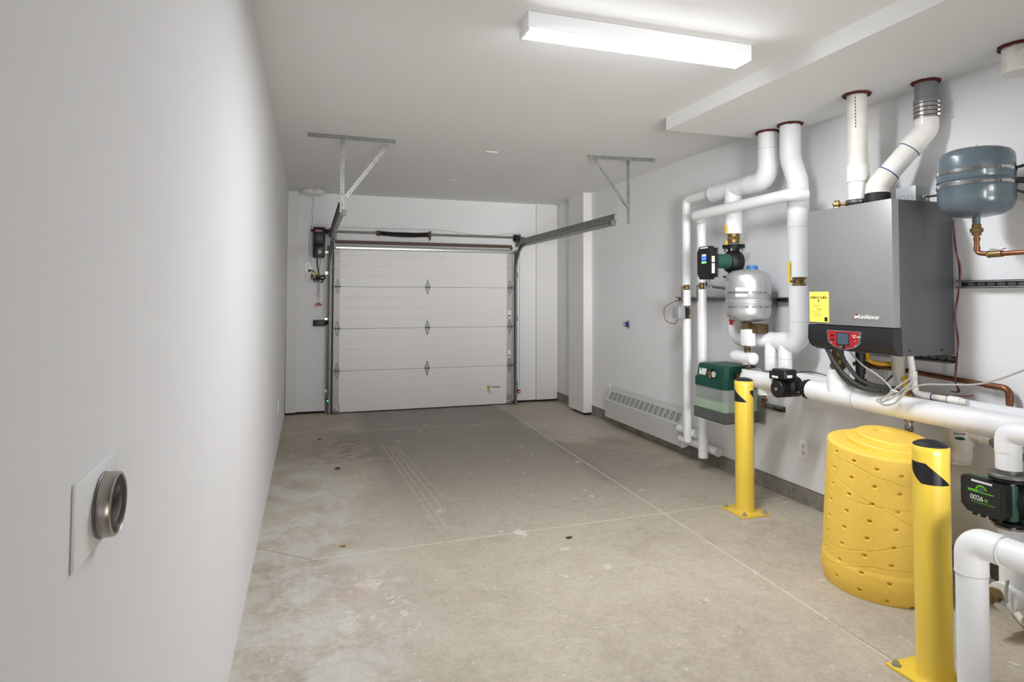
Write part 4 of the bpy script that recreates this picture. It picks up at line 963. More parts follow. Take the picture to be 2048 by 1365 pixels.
def arc_patch(c, r, a0, a1, z0, z1, n=16, th=0.001):
    bm = BM(); va = []; 
    for i in range(n+1):
        a = math.radians(a0+(a1-a0)*i/n); va.append([(c[0]+r*math.cos(a), c[1]+r*math.sin(a), z) for z in (z0, z1)])
    V = [[bm.verts.new(p) for p in col] for col in va]
    for i in range(n): bm.faces.new((V[i][0], V[i+1][0], V[i+1][1], V[i][1]))
    return bm
obj('label_sticker', arc_patch(c, Rr+0.002, 199, 229, 1.522, 1.548), 'label', t); obj('label_sticker', arc_patch(c, Rr+0.002, 199, 229, 1.482, 1.502), 'label', t)
obj('blue_air_cap', lathe(BM(), (3.165, 3.86, 0), [(0.04, 1.66), (0.042, 1.70), (0.036, 1.715), (0, 1.716)], 24), 'blue', t)
obj('bottom_fitting', cyl(BM(), c, 0.02, 1.27, 1.295), 'brass', t)
bm = BM(); box(bm, 3.24, 3.345, 3.80, 3.86, 1.40, 1.52, 0.003); obj('wall_bracket', bm, 'galv_dull', t)
bm = BM(); cyl(bm, (3.10, 4.02, 1.30), 0.012, -0.02, 0.02, 'Y', 10); box(bm, 3.085, 3.10, 4.0, 4.03, 1.265, 1.305, 0.003); obj('drain_cock', bm, 'red', label='small red drain cock under the left side of the silver tank', cat='valve')

# ================================================================== UNISTRUTS
def strut(y0, y1, z, label, x=RX):
    t = thing('slotted_strut', label, 'bracket', (x-0.02, (y0+y1)/2, z-0.02))
    bm = BM(); box(bm, x-0.041, x, y0, y1, z-0.0205, z-0.018); box(bm, x-0.041, x, y0, y1, z+0.018, z+0.0205);     box(bm, x-0.041, x-0.038, y0, y1, z-0.0205, z-0.011); box(bm, x-0.041, x-0.038, y0, y1, z+0.011, z+0.0205)
    obj('channel', bm, 'galv', t)
    obj('channel_back', box(BM(), x-0.003, x, y0, y1, z-0.018, z+0.018), 'galv_shaded', t)
    n = int((y1-y0)/0.05); bm = BM()
    for i in range(n):
        yy = y0+0.025+i*0.05
        q = [(x-0.0035, yy-0.014+0.007*math.cos(a), z+0.007*math.sin(a)) for a in [PI/2+PI*k/8 for k in range(9)]]+[(x-0.0035, yy+0.014+0.007*math.cos(a), z+0.007*math.sin(a)) for a in [-PI/2+PI*k/8 for k in range(9)]]
        poly(bm, q, (-0.0006, 0, 0))
    obj('slots', bm, 'galv', t)
strut(3.5, 5.13, 1.458, 'slotted steel strut on the wall behind the silver tank')
strut(1.2, 2.43, 1.550, 'slotted steel strut on the wall right of the boiler')
strut(2.47, 3.06, 1.140, 'slotted steel strut on the wall just under the boiler')
strut(3.75, 4.00, 0.645, 'short slotted steel strut low on the wall beside the farther bollard')

# ================================================================== GLYCOL FEEDER
t = thing('glycol_feeder', 'wall-mounted feeder tank with green plastic head and pale green fluid', 'tank', (3.18, 4.2, 0.5))
x0, x1, y0, y1 = 3.03, 3.33, 4.02, 4.40
bm = BM()
A = [(x0, y0+0.03), (x0+0.03, y0), (x1, y0), (x1, y1), (x0, y1)]
def shell(bm, base, rings_):
    """stack of rings: [(z, inset)]"""
    prev = None; cxm = (x0+x1)/2; cym = (y0+y1)/2
    for z, ins in rings_:
        cur = [bm.verts.new((cxm+(p[0]-cxm)*(1-ins) + (x1-cxm)*ins*0.9, cym+(p[1]-cym)*(1-ins*0.7), z)) for p in base]
        if prev is None: bm.faces.new(cur[::-1])
        else:
            for i in range(len(cur)): bm.faces.new((prev[i], prev[(i+1) % len(cur)], cur[(i+1) % len(cur)], cur[i]))
        prev = cur
    bm.faces.new(prev); return bm
obj('green_head', shell(BM(), A, [(0.760, 0.0), (0.830, 0.0), (0.838, 0.05), (0.925, 0.09), (0.94, 0.14)]), 'tealgreen', t, smooth=25)
obj('translucent_reservoir', shell(BM(), A, [(0.52, 0.03), (0.56, 0.02), (0.760, 0.02)]), 'poly', t, smooth=25)
obj('fluid', shell(BM(), A, [(0.525, 0.06), (0.655, 0.05)]), 'fluid', t, smooth=25)
bm = BM()
for k in range(9):
    yy = y0+0.0; xx = x0+0.04+k*0.025; cyl(bm, (xx, y0+0.006, 0), 0.005, 0.54, 0.755, 'Z', 8)
obj('reservoir_ribs', bm, 'poly', t)
bm = BM(); box(bm, x0-0.008, x0-0.005, y0-0.005, y1+0.01, 0.505, 0.588); box(bm, x0-0.008, x1+0.02, y0-0.008, y0-0.005, 0.505, 0.588); box(bm, x0-0.008, x1+0.02, y0-0.008, y1+0.01, 0.502, 0.508)
obj('steel_tray', bm, 'galv_dull', t)
bm = BM(); box(bm, x1, x1+0.006, y0-0.07, y1+0.02, 0.50, 0.86); obj('mounting_plate', bm, 'galv', t)
for z in (0.80, 0.645):
    bm = BM(); box(bm, RX-0.024, RX, 3.86, y1, z-0.02, z+0.02); obj('mounting_rail', bm, 'galv', t)
hx = x0+0.019
fl = obj('front_label', box(BM(), hx-0.004, hx-0.001, 4.275, 4.365, 0.848, 0.90, rot=Matrix.Rotation(0.12, 3, 'Y')), 'label', t)
obj('green_oval', lathe(BM(), (hx-0.003, 4.335, 0.893), [(0.009, -0.002), (0.009, 0.001)], 20, 'X'), 'green', fl)
bm = BM(); cyl(bm, (x0+0.025, 4.19, 0.868), 0.042, -0.008, 0.0, 'X', 28); cyl(bm, (x0+0.025, 4.21, 0.868), 0.03, -0.009, 0.0, 'X', 20); obj('gauge_recess', bm, 'black', t)
gg = obj('pressure_gauge', cyl(BM(), (x0+0.012, 4.155, 0.868), 0.026, -0.016, 0.0, 'X', 28, 0.003), 'galv_bright', t)
obj('gauge_dial', cyl(BM(), (x0-0.0045, 4.155, 0.868), 0.021, -0.001, 0.0, 'X', 28), 'label', gg)
bm = BM(); tube(bm, [(x0-0.001-0.0055, 4.168, 0.858), (x0-0.0055, 4.146, 0.879)], 0.0015, 6); obj('gauge_needle', bm, 'ink', gg)
bm = BM(); tube(bm, [(x0+0.005, 4.26, 0.862), (x0+0.005, 4.20, 0.866)], 0.008, 12); cyl(bm, (x0+0.008, 4.215, 0), 0.012, 0.835, 0.885); obj('brass_regulator', bm, 'brass', t)
bm = BM(); cyl(bm, (x0+0.115, y0+0.03, 0.862), 0.03, -0.03, -0.012, 'Y', 24); obj('side_recess', bm, 'black', t)
bm = BM(); tube(bm, fillet([(x0+0.11, y0+0.01, 0.872), (x0+0.11, y0-0.05, 0.872), (x0+0.13, y0-0.05, 0.81)], 0.02, 6), 0.013, 14); hexnut(bm, (x0+0.11, y0-0.005, 0.872), 0.018, -0.012, 0.012, 'Y'); obj('brass_elbow', bm, 'brass', t)
bm = BM(); tube(bm, spline([(x0+0.13, y0-0.05, 0.815), (x0+0.132, y0-0.055, 0.75), (x0+0.125, y0-0.05, 0.6), (x0+0.14, y0-0.03, 0.56)]), 0.006, 10); obj('supply_tube', bm, 'cup', t)

# ================================================================== BOILER
t = thing('boiler', 'large grey wall-hung boiler with red control panel', 'boiler', (3.1, 2.73, 1.17))
x0, x1, y0, y1, z0, z1 = 2.88, 3.318, 2.44, 3.013, 1.170, 1.997
obj('casing', box(BM(), x0+0.052, x1, y0+0.002, y1-0.002, z0, z1-0.002, 0.002), 'boiler_dark', t)
obj('front_panel', box(BM(), x0, x0+0.05, y0, y1, 1.320, z1, 0.003), 'boiler', t)
# curved lower cover
prof = [(x0+0.055, 1.316), (x0-0.002, 1.316), (x0-0.004, 1.30), (x0-0.006, 1.235), (x0+0.004, 1.205), (x0+0.025, 1.185), (x0+0.06, 1.172), (x0+0.06, 1.20)]
cv = obj('lower_cover', poly(BM(), [(x, y0-0.001, z) for x, z in prof], (0, y1-y0+0.002, 0)), 'panel', t, smooth=50)
# control panel: bezel, red face, screen, knob
def ctrl(sc, xo):
    pts = [(0.118, 0.047), (-0.118, 0.047), (-0.108, -0.022), (-0.072, -0.046), (0, -0.064), (0.072, -0.046), (0.108, -0.022)]
    cyy, czz = 2.748, 1.243
    return [(xo, cyy+p[0]*sc, czz+p[1]*sc) for p in pts]
bz = obj('panel_bezel', poly(BM(), ctrl(1.0, x0-0.012), (0.01, 0, 0)), 'galv', cv and t)
obj('red_face', poly(BM(), ctrl(0.9, x0-0.0135), (0.004, 0, 0)), 'red', t)
sc_ = obj('screen_frame', box(BM(), x0-0.0155, x0-0.012, 2.705, 2.792, 1.208, 1.279, 0.001), 'panel', t)
obj('lcd_screen', box(BM(), x0-0.0165, x0-0.0145, 2.712, 2.785, 1.214, 1.275), 'screen', sc_)
bm = BM(); cyl(bm, (0, 2.745, 1.198), 0.012, x0-0.034, x0-0.012, 'X', 24, 0.002); kb = obj('control_knob', bm, 'black', t)
obj('knob_face', cyl(BM(), (0, 2.745, 1.198), 0.0085, x0-0.0355, x0-0.0335, 'X', 20), 'chrome', kb)
for yy, zz, r_ in ((2.83, 1.218, 0.006), (2.664, 1.210, 0.006), (2.664, 1.236, 0.005)): obj('button', cyl(BM(), (0, yy, zz), r_, x0-0.018, x0-0.013, 'X', 14), 'galv_bright', t)
for yy, zz in ((2.822, 1.262), (2.822, 1.236)): obj('button', box(BM(), x0-0.0175, x0-0.0135, yy-0.010, yy+0.010, zz-0.005, zz+0.004, 0.001), 'black', t)
bm = BM(); 
for a, b in (((2.684, 1.268), (2.672, 1.252)), ((2.672, 1.252), (2.660, 1.268)), ((2.660, 1.268), (2.684, 1.268))): tube(bm, [(x0-0.0145, a[0], a[1]), (x0-0.0145, b[0], b[1])], 0.0012, 6)
obj('heart_emblem', bm, 'label', t)
obj('panel_text', text_bm('SMART', 0.009, (x0-0.014, 2.657, 1.257), (0, -1, 0), (0, 0, 1), 0.001), 'label', t)
# maker's name in raised white letters
nm = obj('nameplate', text_bm('Lochinvar', 0.033, (x0-0.003, 2.652, 1.362), (0, -1, 0.0), (0, 0, 1), 0.006), 'label', t)
bm = BM()
for a, b in (((2.672, 1.381), (2.659, 1.365)), ((2.662, 1.381), (2.670, 1.365))): tube(bm, [(x0-0.003, a[0], a[1]), (x0-0.003, b[0], b[1])], 0.003, 8)
cyl(bm, (0, 2.672, 1.369), 0.0055, x0-0.005, x0-0.001, 'X', 14); cyl(bm, (0, 2.658, 1.372), 0.0045, x0-0.005, x0-0.001, 'X', 14); obj('white_emblem', bm, 'label', nm)
obj('red_emblem', box(BM(), x0-0.006, x0-0.001, 2.660, 2.671, 1.376, 1.388, 0.002), 'red', nm)
# yellow energy label
el = obj('energy_label', box(BM(), x0-0.0022, x0+0.0005, 2.858, 3.003, 1.332, 1.512), 'labelyellow', t)
obj('label_title', text_bm('ENERGY', 0.020, (x0-0.003, 2.994, 1.470), (0, -1, 0), (0, 0, 1), 0.0008, 'LEFT', 0.86), 'ink', el)
obj('label_title', text_bm('GUIDE', 0.020, (x0-0.003, 2.922, 1.470), (0, -1, 0), (0, 0, 1), 0.0008, 'LEFT', 0.86), 'ink', el)
obj('label_figure', text_bm('95.0', 0.019, (x0-0.003, 2.945, 1.400), (0, -1, 0), (0, 0, 1), 0.0008), 'inkgrey', el)
bm = BM(); box(bm, x0-0.003, x0-0.002, 2.929, 2.933, 1.456, 1.47); poly(bm, [(x0-0.003, 2.938, 1.458), (x0-0.003, 2.924, 1.458), (x0-0.003, 2.931, 1.450)], (0.001, 0, 0)); obj('label_arrow', bm, 'ink', el)
bm = BM(); box(bm, x0-0.003, x0-0.002, 2.925, 2.99, 1.391, 1.3925)
for z in (1.43, 1.424, 1.38, 1.372, 1.364): box(bm, x0-0.003, x0-0.002, 2.91, 2.975, z, z+0.0015)
obj('label_lines', bm, 'inkgrey', el)
bm = BM(); box(bm, x0-0.003, x0-0.002, 2.867, 2.889, 1.338, 1.362); obj('label_mark', bm, 'ink', el)
bm = BM()
for yy in (2.444, 2.998): pass
for xx in (2.99, 3.22): cyl(bm, (xx, y0, z0+0.03), 0.006, -0.001, 0.003, 'Y', 12)
obj_each('screw', bm, 'ink', t)
bm = BM(); cyl(bm, (3.25, 2.73, 0), 0.02, 1.13, 1.18); box(bm, 3.31, 3.36, 2.50, 2.95, 1.9, 1.96); obj('rear_bracket', bm, 'galv_dull', t)
# flue collars on the boiler's top
bm = BM(); cyl(bm, (3.083, 2.83, 0), 0.069, 1.992, 2.055, 'Z', 40, 0.004); fc = obj('flue_collar', bm, 'rubber', t)
obj('collar_clamp', lathe(BM(), (3.083, 2.83, 0), [(0.0695, 2.036), (0.0715, 2.036), (0.0715, 2.05), (0.0695, 2.05)], 40), 'chrome', fc)
bm = BM(); cyl(bm, (3.083, 2.70, 0), 0.066, 1.992, 2.075, 'Z', 40, 0.004); obj('intake_collar', bm, 'rubber', t)
bm = BM(); hexnut(bm, (3.0, 2.905, 0), 0.022, 2.0, 2.02); hexnut(bm, (3.0, 2.905, 0), 0.025, 2.025, 2.045); cyl(bm, (3.0, 2.905, 0), 0.014, 1.99, 2.06); tube(bm, [(3.0, 2.905, 2.035), (3.03, 2.86, 2.035)], 0.009, 10); obj('relief_fitting', bm, 'brass', t)
# ================================================================== FLUES
t = thing('vent_pipe', 'straight white plastic vent pipe rising from the boiler to the soffit', 'pipe', (3.083, 2.83, 2.05))
obj('upper_pipe', tube(BM(), [(3.083, 2.83, SZ), (3.083, 2.83, 2.20)], 0.054, 40), 'pvc_old', t)
obj('coupling', lathe(BM(), (3.083, 2.83, 0), [(0.0545, 2.16), (0.061, 2.162), (0.061, 2.262), (0.0545, 2.264)], 40), 'pvc', t)
obj('lower_pipe', tube(BM(), [(3.083, 2.83, 2.165), (3.083, 2.83, 2.045)], 0.055, 40), 'pvc', t)
ceiling_seal(t, 3.083, 2.83, 0.062)
bm = BM(); av = math.radians(214)
for k in range(10):
    z = 2.66-k*0.019; a0 = av; p = (3.083+0.0545*math.cos(a0), 2.83+0.0545*math.sin(a0), z); box(bm, p[0]-0.0012, p[0]+0.0012, p[1]-0.002, p[1]+0.002, z-0.011, z)
obj('printed_text', bm, 'ink', t)
t = thing('vent_pipe', 'angled white plastic vent pipe with a banded grey sleeve at the soffit', 'pipe', (3.2, 2.6, 2.05))
e1 = Vector((3.083, 2.70, 2.115)); e2 = Vector((3.27, 2.54, 2.42))
dd = (e2-e1).normalized()
obj('lower_elbow', tube(BM(), fillet([(3.083, 2.70, 2.05), e1, e1+dd*0.09], 0.05, 10), 0.0605, 40), 'pvcgrey_l' if False else 'pvc_old', t)
obj('angled_length', tube(BM(), [e1+dd*0.085, e2-dd*0.10], 0.0565, 40), 'pvc', t)
obj('upper_elbow', tube(BM(), fillet([e2-dd*0.10, e2, (3.27, 2.54, 2.50)], 0.07, 12), 0.0585, 40), 'pvc', t)
obj('elbow_hub', tube(BM(), [e2-dd*0.135, e2-dd*0.075], 0.063, 40), 'pvc', t)
bm = BM(); tube(bm, [e2-dd*0.139, e2-dd*0.134], 0.0575, 40); tube(bm, [e1+dd*0.088, e1+dd*0.094], 0.0612, 40); obj_each('primer_ring', bm, 'navy', t)
bm = BM(); lathe(bm, (3.27, 2.54, 0), [(0.058, 2.478), (0.0615, 2.478), (0.0615, 2.575), (0.058, 2.575)], 40); cs = obj('steel_coupling', bm, 'galv', t)
for k in range(4):
    z = 2.49+k*0.0235
    obj('clamp_band', lathe(BM(), (3.27, 2.54, 0), [(0.062, z-0.002), (0.0632, z-0.002), (0.0632, z+0.0035), (0.062, z+0.0035)], 40), 'redbrown', cs)
    a = math.radians(285); p = Vector((3.27+0.068*math.cos(a), 2.54+0.068*math.sin(a), z)); tg = Vector((-math.sin(a), math.cos(a), 0))
    bm = BM(); tube(bm, [p-tg*0.016, p+tg*0.016], 0.0065, 10); obj('worm_screw', bm, 'chrome', cs)
bm = BM(); lathe(bm, (3.27, 2.54, 0), [(0.058, 2.57), (0.063, 2.572), (0.063, 2.588), (0.0575, 2.592), (0.0575, SZ)], 40); obj('grey_sleeve', bm, 'pvcgrey', t)
ceiling_seal(t, 3.27, 2.54, 0.0575)
t = thing('vent_pipe', 'white pipe stub hanging from the soffit near the right edge', 'pipe', (3.2, 2.02, 2.5))
obj('pipe', tube(BM(), [(3.215, 2.03, SZ), (3.215, 2.03, 2.555)], 0.066, 36), 'pvc_old', t)
obj('side_branch', tube(BM(), [(3.215, 2.03, 2.62), (3.15, 1.85, 2.62)], 0.045, 28), 'pvc_old', t)
ceiling_seal(t, 3.215, 2.03, 0.067)
# junction box on top
t = thing('junction_box', 'grey metal junction box standing on top of the boiler', 'box', (3.14, 2.53, 2.0))
obj('box_body', box(BM(), 3.09, 3.19, 2.47, 2.59, 1.998, 2.084, 0.002), 'junction', t)
bm = BM()
for yy in (2.505, 2.55): 
    pts = [Vector((3.0895, yy+0.016*math.cos(a), 2.02+0.016*math.sin(a))) for a in [2*PI*k/24 for k in range(25)]]; tube(bm, pts, 0.001, 6)
obj_each('knockout_ring', bm, 'galv_dull', t)
bm = BM(); cyl(bm, (3.14, 2.47, 2.02), 0.013, -0.02, 0.0, 'Y', 14); obj('cable_gland', bm, 'galv_bright', t)
bm = BM(); tube(bm, spline([(3.14, 2.45, 2.02), (3.145, 2.41, 2.02), (3.17, 2.37, 2.025), (3.22, 2.32, 2.02), (3.30, 2.28, 2.03)]), 0.006, 10); obj('cable', bm, 'black', t)

# ================================================================== GREY TANK
t = thing('expansion_tank', 'blue-grey expansion tank hanging beside the boiler near the right edge', 'tank', (3.05, 2.135, 1.85))
c = (3.06, 2.135, 0); Rr = 0.156
prof = [(0, 1.866), (0.05, 1.868), (0.105, 1.880), (0.138, 1.900), (0.152, 1.925), (Rr, 1.955), (Rr, 2.004), (Rr+0.003, 2.008), (Rr-0.003, 2.016), (Rr-0.003, 2.036), (Rr+0.003, 2.042), (Rr-0.002, 2.048), (Rr, 2.054), (Rr, 2.145), (0.152, 2.165), (0.138, 2.182), (0.11, 2.193), (0.06, 2.203), (0, 2.205)]
obj('vessel', lathe(BM(), c, prof, 80), 'bluegrey', t)
for z in (2.019, 2.083):
    r2 = Rr+0.001
    bd = obj('steel_band', lathe(BM(), c, [(r2+0.0005, z-0.0075), (r2+0.0025, z-0.0075), (r2+0.0025, z+0.0075), (r2+0.0005, z+0.0075)], 80), 'chrome', t)
    a = math.radians(258); p = Vector((3.06+0.168*math.cos(a), 2.135+0.168*math.sin(a), z)); tg = Vector((-math.sin(a), math.cos(a), 0)); bm = BM()
    tube(bm, [p-tg*0.02, p+tg*0.02], 0.0075, 12); tube(bm, [p+tg*0.018, p+tg*0.035], 0.003, 8); obj('screw_clamp', bm, 'galv_bright', bd)
obj('lifting_lug', lathe(BM(), c, [(0.012, 2.202), (0.012, 2.214), (0.008, 2.222), (0, 2.224)], 20), 'plastic_white', t)
bm = BM()
for z, dz in ((2.115, 0.05), (2.045, 0.0), (1.985, -0.05)): tube(bm, [(3.20, 2.06, z-dz*0.3), (3.345, 2.0, z+dz*0.6)], 0.007 if dz else 0.016, 8)
box(bm, 3.34, RX, 1.93, 2.07, 1.95, 2.15); obj('wall_bracket', bm, 'black', t)
bm = BM(); cyl(bm, c, 0.016, 1.835, 1.87); obj('tank_nipple', bm, 'bluegrey', t)
t = thing('copper_pipe', 'copper pipe with brass union dropping from the blue-grey tank', 'pipe', (3.06, 2.1, 1.69))
bm = BM(); hexnut(bm, c, 0.019, 1.815, 1.835); hexnut(bm, c, 0.027, 1.795, 1.815); hexnut(bm, c, 0.02, 1.78, 1.795); obj('union', bm, 'brass', t)
bm = BM(); tube(bm, fillet([(3.06, 2.135, 1.78), (3.06, 2.135, 1.695), (3.06, 2.07, 1.685)], 0.02, 8), 0.0115, 18); cyl(bm, c, 0.014, 1.755, 1.77); cyl(bm, c, 0.014, 1.705, 1.725); obj('down_pipe', bm, 'copper', t)
bm = BM(); cyl(bm, (3.06, 2.05, 1.685), 0.016, -0.03, 0.03, 'Y', 16); hexnut(bm, (3.06, 2.085, 1.685), 0.018, -0.012, 0.0, 'Y'); vb = obj('valve_body', bm, 'brass', t)
obj('valve_lever', box(BM(), 3.048, 3.072, 2.01, 2.07, 1.705, 1.711, 0.002), 'galv_bright', vb)
bm = BM(); tube(bm, [(3.06, 2.03, 1.684), (3.06, 1.3, 1.69)], 0.0115, 18); obj('horizontal_run', bm, 'copper', t)
bm = BM(); box(bm, RX-0.01, RX, 2.0, 2.04, 2.36, 2.42); 
obj('wall_sign', bm, 'tealgreen', label='sliver of a teal sign on the right wall at the right edge', cat='sign')

# ================================================================== UNDER THE BOILER
t = thing('copper_pipe', 'copper pipe running along the wall below the boiler and turning down', 'pipe', (3.27, 2.5, 0.9))
obj('horizontal_run', tube(BM(), [(3.315, 3.012, 1.064), (3.315, 2.274, 1.030)], 0.0135, 20), 'copper', t)
obj('elbow', tube(BM(), fillet([(3.315, 2.285, 1.0305), (3.315, 2.170, 1.026), (3.315, 2.170, 0.945)], 0.035, 8), 0.0165, 20), 'copper', t)
obj('down_run', tube(BM(), [(3.315, 2.170, 0.98), (3.315, 2.170, 0.45)], 0.0135, 20), 'copper', t)
bm = BM(); hexnut(bm, (3.16, 2.86, 1.075), 0.02, -0.03, 0.03, 'Y'); tube(bm, [(3.16, 2.95, 1.075), (3.16, 2.78, 1.07)], 0.013, 14); tube(bm, [(3.16, 2.80, 1.07), (3.315, 2.75, 1.055)], 0.011, 12); obj('joined_branch', bm, 'copper', t)
def conduit(label, pts, r, m_, name='flexible_conduit', cat='hose', corr=True):
    P = spline(pts, 14)
    bm = BM()
    if corr:
        # fine corrugation
        path = []; sc = []
        Q = spline(pts, 60)
        sweep(bm, Q, circ(r, 14), True, True, [1.0 if i % 2 else 0.9 for i in range(len(Q))])
    else: tube(bm, P, r, 10)
    return obj(name, bm, m_, label=label, cat=cat)
conduit('dark ribbed hose curving from the boiler underside, nearest the red panel', [(2.93, 2.93, 1.175), (2.935, 2.87, 1.09), (2.95, 2.79, 1.01), (2.975, 2.69, 0.968), (3.02, 2.58, 0.958)], 0.012, 'hose')
conduit('dark ribbed hose curving from the boiler underside, lower in the bundle', [(2.955, 2.945, 1.175), (2.955, 2.90, 1.08), (2.962, 2.82, 0.995), (2.985, 2.73, 0.962), (2.99, 2.62, 0.9625)], 0.011, 'hose')
conduit('dark ribbed hose curving from the boiler underside, behind the other two', [(2.955, 2.865, 1.175), (2.96, 2.82, 1.10), (2.965, 2.74, 1.02), (2.985, 2.66, 0.992), (3.03, 2.56, 0.984)], 0.012, 'hose')
bm = BM()
tube(bm, spline([(2.96, 2.80, 1.175), (2.945, 2.70, 1.105), (2.94, 2.60, 1.06), (2.938, 2.535, 1.02), (2.94, 2.51, 0.985), (2.935, 2.545, 0.945), (2.93, 2.59, 0.925), (2.93, 2.575, 0.915), (2.935, 2.52, 0.935), (2.94, 2.47, 0.975), (2.94, 2.41, 1.03), (2.945, 2.385, 1.06), (2.95, 2.40, 1.065), (2.94, 2.46, 1.02), (2.935, 2.52, 0.965), (2.93, 2.57, 0.92), (2.93, 2.55, 0.905), (2.935, 2.49, 0.92), (2.94, 2.46, 0.96), (2.94, 2.42, 1.0), (2.945, 2.33, 1.04), (2.95, 2.22, 1.055), (2.95, 2.08, 1.075), (2.95, 1.98, 1.11), (2.95, 1.87, 1.165), (2.95, 1.7, 1.25)], 10), 0.0045, 8)
tube(bm, spline([(2.94, 2.49, 0.985), (2.935, 2.53, 0.94), (2.93, 2.56, 0.905), (2.935, 2.51, 0.91), (2.94, 2.455, 0.955), (2.945, 2.39, 1.05)], 10), 0.0045, 8)
t = thing('bundled_cord', 'grey cord tied in loops over the white main pipe below the boiler', 'cord', (2.94, 2.5, 0.9))
obj('cord', bm, 'greycord', t); bm = BM(); tube(bm, [(2.932, 2.50, 0.99), (2.942, 2.475, 0.985), (2.948, 2.50, 0.975)], 0.004, 8); obj('twist_tie', bm, 'label', t)
conduit('corrugated yellow gas connector under the boiler', [(3.10, 2.80, 1.175), (3.10, 2.79, 1.115), (3.10, 2.72, 1.10), (3.12, 2.64, 1.10), (3.12, 2.59, 1.06), (3.12, 2.57, 0.95), (3.11, 2.55, 0.86), (3.11, 2.55, 0.82)], 0.013, 'yellowhose', 'gas_hose', 'hose')
t = thing('gas_valve', 'gas valve on a yellow hose with black pipe behind the nearer bollard', 'valve', (3.11, 2.55, 0.5))
bm = BM(); hexnut(bm, (3.11, 2.55, 0), 0.021, 0.80, 0.825); cyl(bm, (3.11, 2.55, 0), 0.016, 0.75, 0.80); hexnut(bm, (3.11, 2.55, 0), 0.022, 0.755, 0.782); obj('valve_body', bm, 'galv', t)
obj('black_pipe', tube(BM(), [(3.11, 2.55, 0.755), (3.11, 2.55, 0.0)], 0.0165, 20), 'black', t)
t = thing('condensate_drain', 'clear drain cup with white plastic drain pipe below the boiler', 'pipe', (3.1, 2.5, 0.95))
bm = BM(); lathe(bm, (3.10, 2.60, 0), [(0.030, 1.045), (0.032, 1.05), (0.034, 1.14), (0.040, 1.148), (0.040, 1.168), (0.03, 1.168)], 28); obj('clear_cup', bm, 'cup', t)
bm = BM(); tube(bm, fillet([(3.12, 2.545, 1.165), (3.12, 2.53, 1.06), (3.12, 2.515, 0.965), (3.12, 2.46, 0.958)], 0.02, 6), 0.0165, 18); cyl(bm, (3.12, 2.53, 0), 0.021, 1.04, 1.08); obj('white_drop', bm, 'pvc', t)
bm = BM(); tube(bm, [(3.12, 2.49, 0.958), (3.12, 2.24, 0.955)], 0.0165, 18); obj('horizontal_pipe', bm, 'pvc_old', t)
for a, b in ((2.42, 2.47), (2.27, 2.33)): obj('coupling', cyl(BM(), (3.12, 0, 0.957), 0.0205, a, b, 'Y', 20), 'pvc', t)
bm = BM(); tube(bm, [(3.12, 2.417, 0.957), (3.12, 2.420, 0.957)], 0.0208, 20); tube(bm, [(3.12, 2.33, 0.957), (3.12, 2.333, 0.957)], 0.0208, 20); obj_each('primer_ring', bm, 'navy', t)
bm = BM(); cyl(bm, (3.08, 2.83, 0), 0.026, 1.03, 1.18); cyl(bm, (3.08, 2.83, 0), 0.034, 0.955, 1.0, 'Z', 24, 0.004); cyl(bm, (3.08, 2.83, 0), 0.02, 0.94, 1.05); obj('black_stub', bm, 'rubber', label='black rubber coupling standing on the white main pipe below the boiler', cat='coupling')
bm = BM()
for k, (dx, dy) in enumerate(((0, 0), (0.003, 0.002), (-0.003, 0.002), (0.002, -0.003))):
    tube(bm, spline([(3.30+dx, 2.425, 1.9), (3.30, 2.415+dy, 1.75), (3.302+dx, 2.395-dy*2, 1.63), (3.30, 2.405+dy, 1.5), (3.30+dx, 2.425, 1.38), (3.302, 2.412-dy, 1.25), (3.30, 2.42+dy, 1.16), (3.30+dx, 2.43, 1.03), (3.29, 2.405-dy*2, 0.98), (3.28, 2.44, 0.975)], 8), 0.0033, 6)
obj('thermostat_wires', bm, 'maroon', label='maroon and black wires hanging down the boiler right edge', cat='wire')
bm = BM()
for k in range(4):
    d_ = k*0.006
    tube(bm, spline([(3.14, 2.62+d_, 1.17), (3.13, 2.63, 1.07+d_), (3.12, 2.70, 0.985), (3.10+d_, 2.60, 0.955+d_*0.5), (3.15, 2.45, 0.962+d_*0.3), (3.19, 2.36, 0.966), (3.25, 2.30, 0.975)], 8), 0.0035, 6)
obj('control_wires', bm, 'maroon', label='maroon and black wire bundle lying along the white main pipes', cat='wire')

# ================================================================== RIGHT FOREGROUND
t = thing('insulated_pipe', 'large white insulated pipe rising from the floor at lower right', 'pipe', (2.253, 1.615, 0))
fx, fy, fr = 2.253, 1.615, 0.0485
obj('vertical_length', tube(BM(), [(fx, fy, 0), (fx, fy, 0.50)], fr, 44), 'canvas', t)
obj('elbow', tube(BM(), fillet([(fx, fy, 0.495), (fx, fy, 0.615), (fx, fy-0.115, 0.617)], 0.07, 14), fr+0.003, 44), 'jacket', t)
obj('horizontal_length', tube(BM(), [(fx, fy-0.11, 0.617), (fx, 0.7, 0.62)], fr, 44), 'jacket', t)
seamring(None, t, (fx, fy, 0.50), 'Z', fr+0.003); seamring(None, t, (fx, fy-0.113, 0.617), 'Y', fr+0.003)
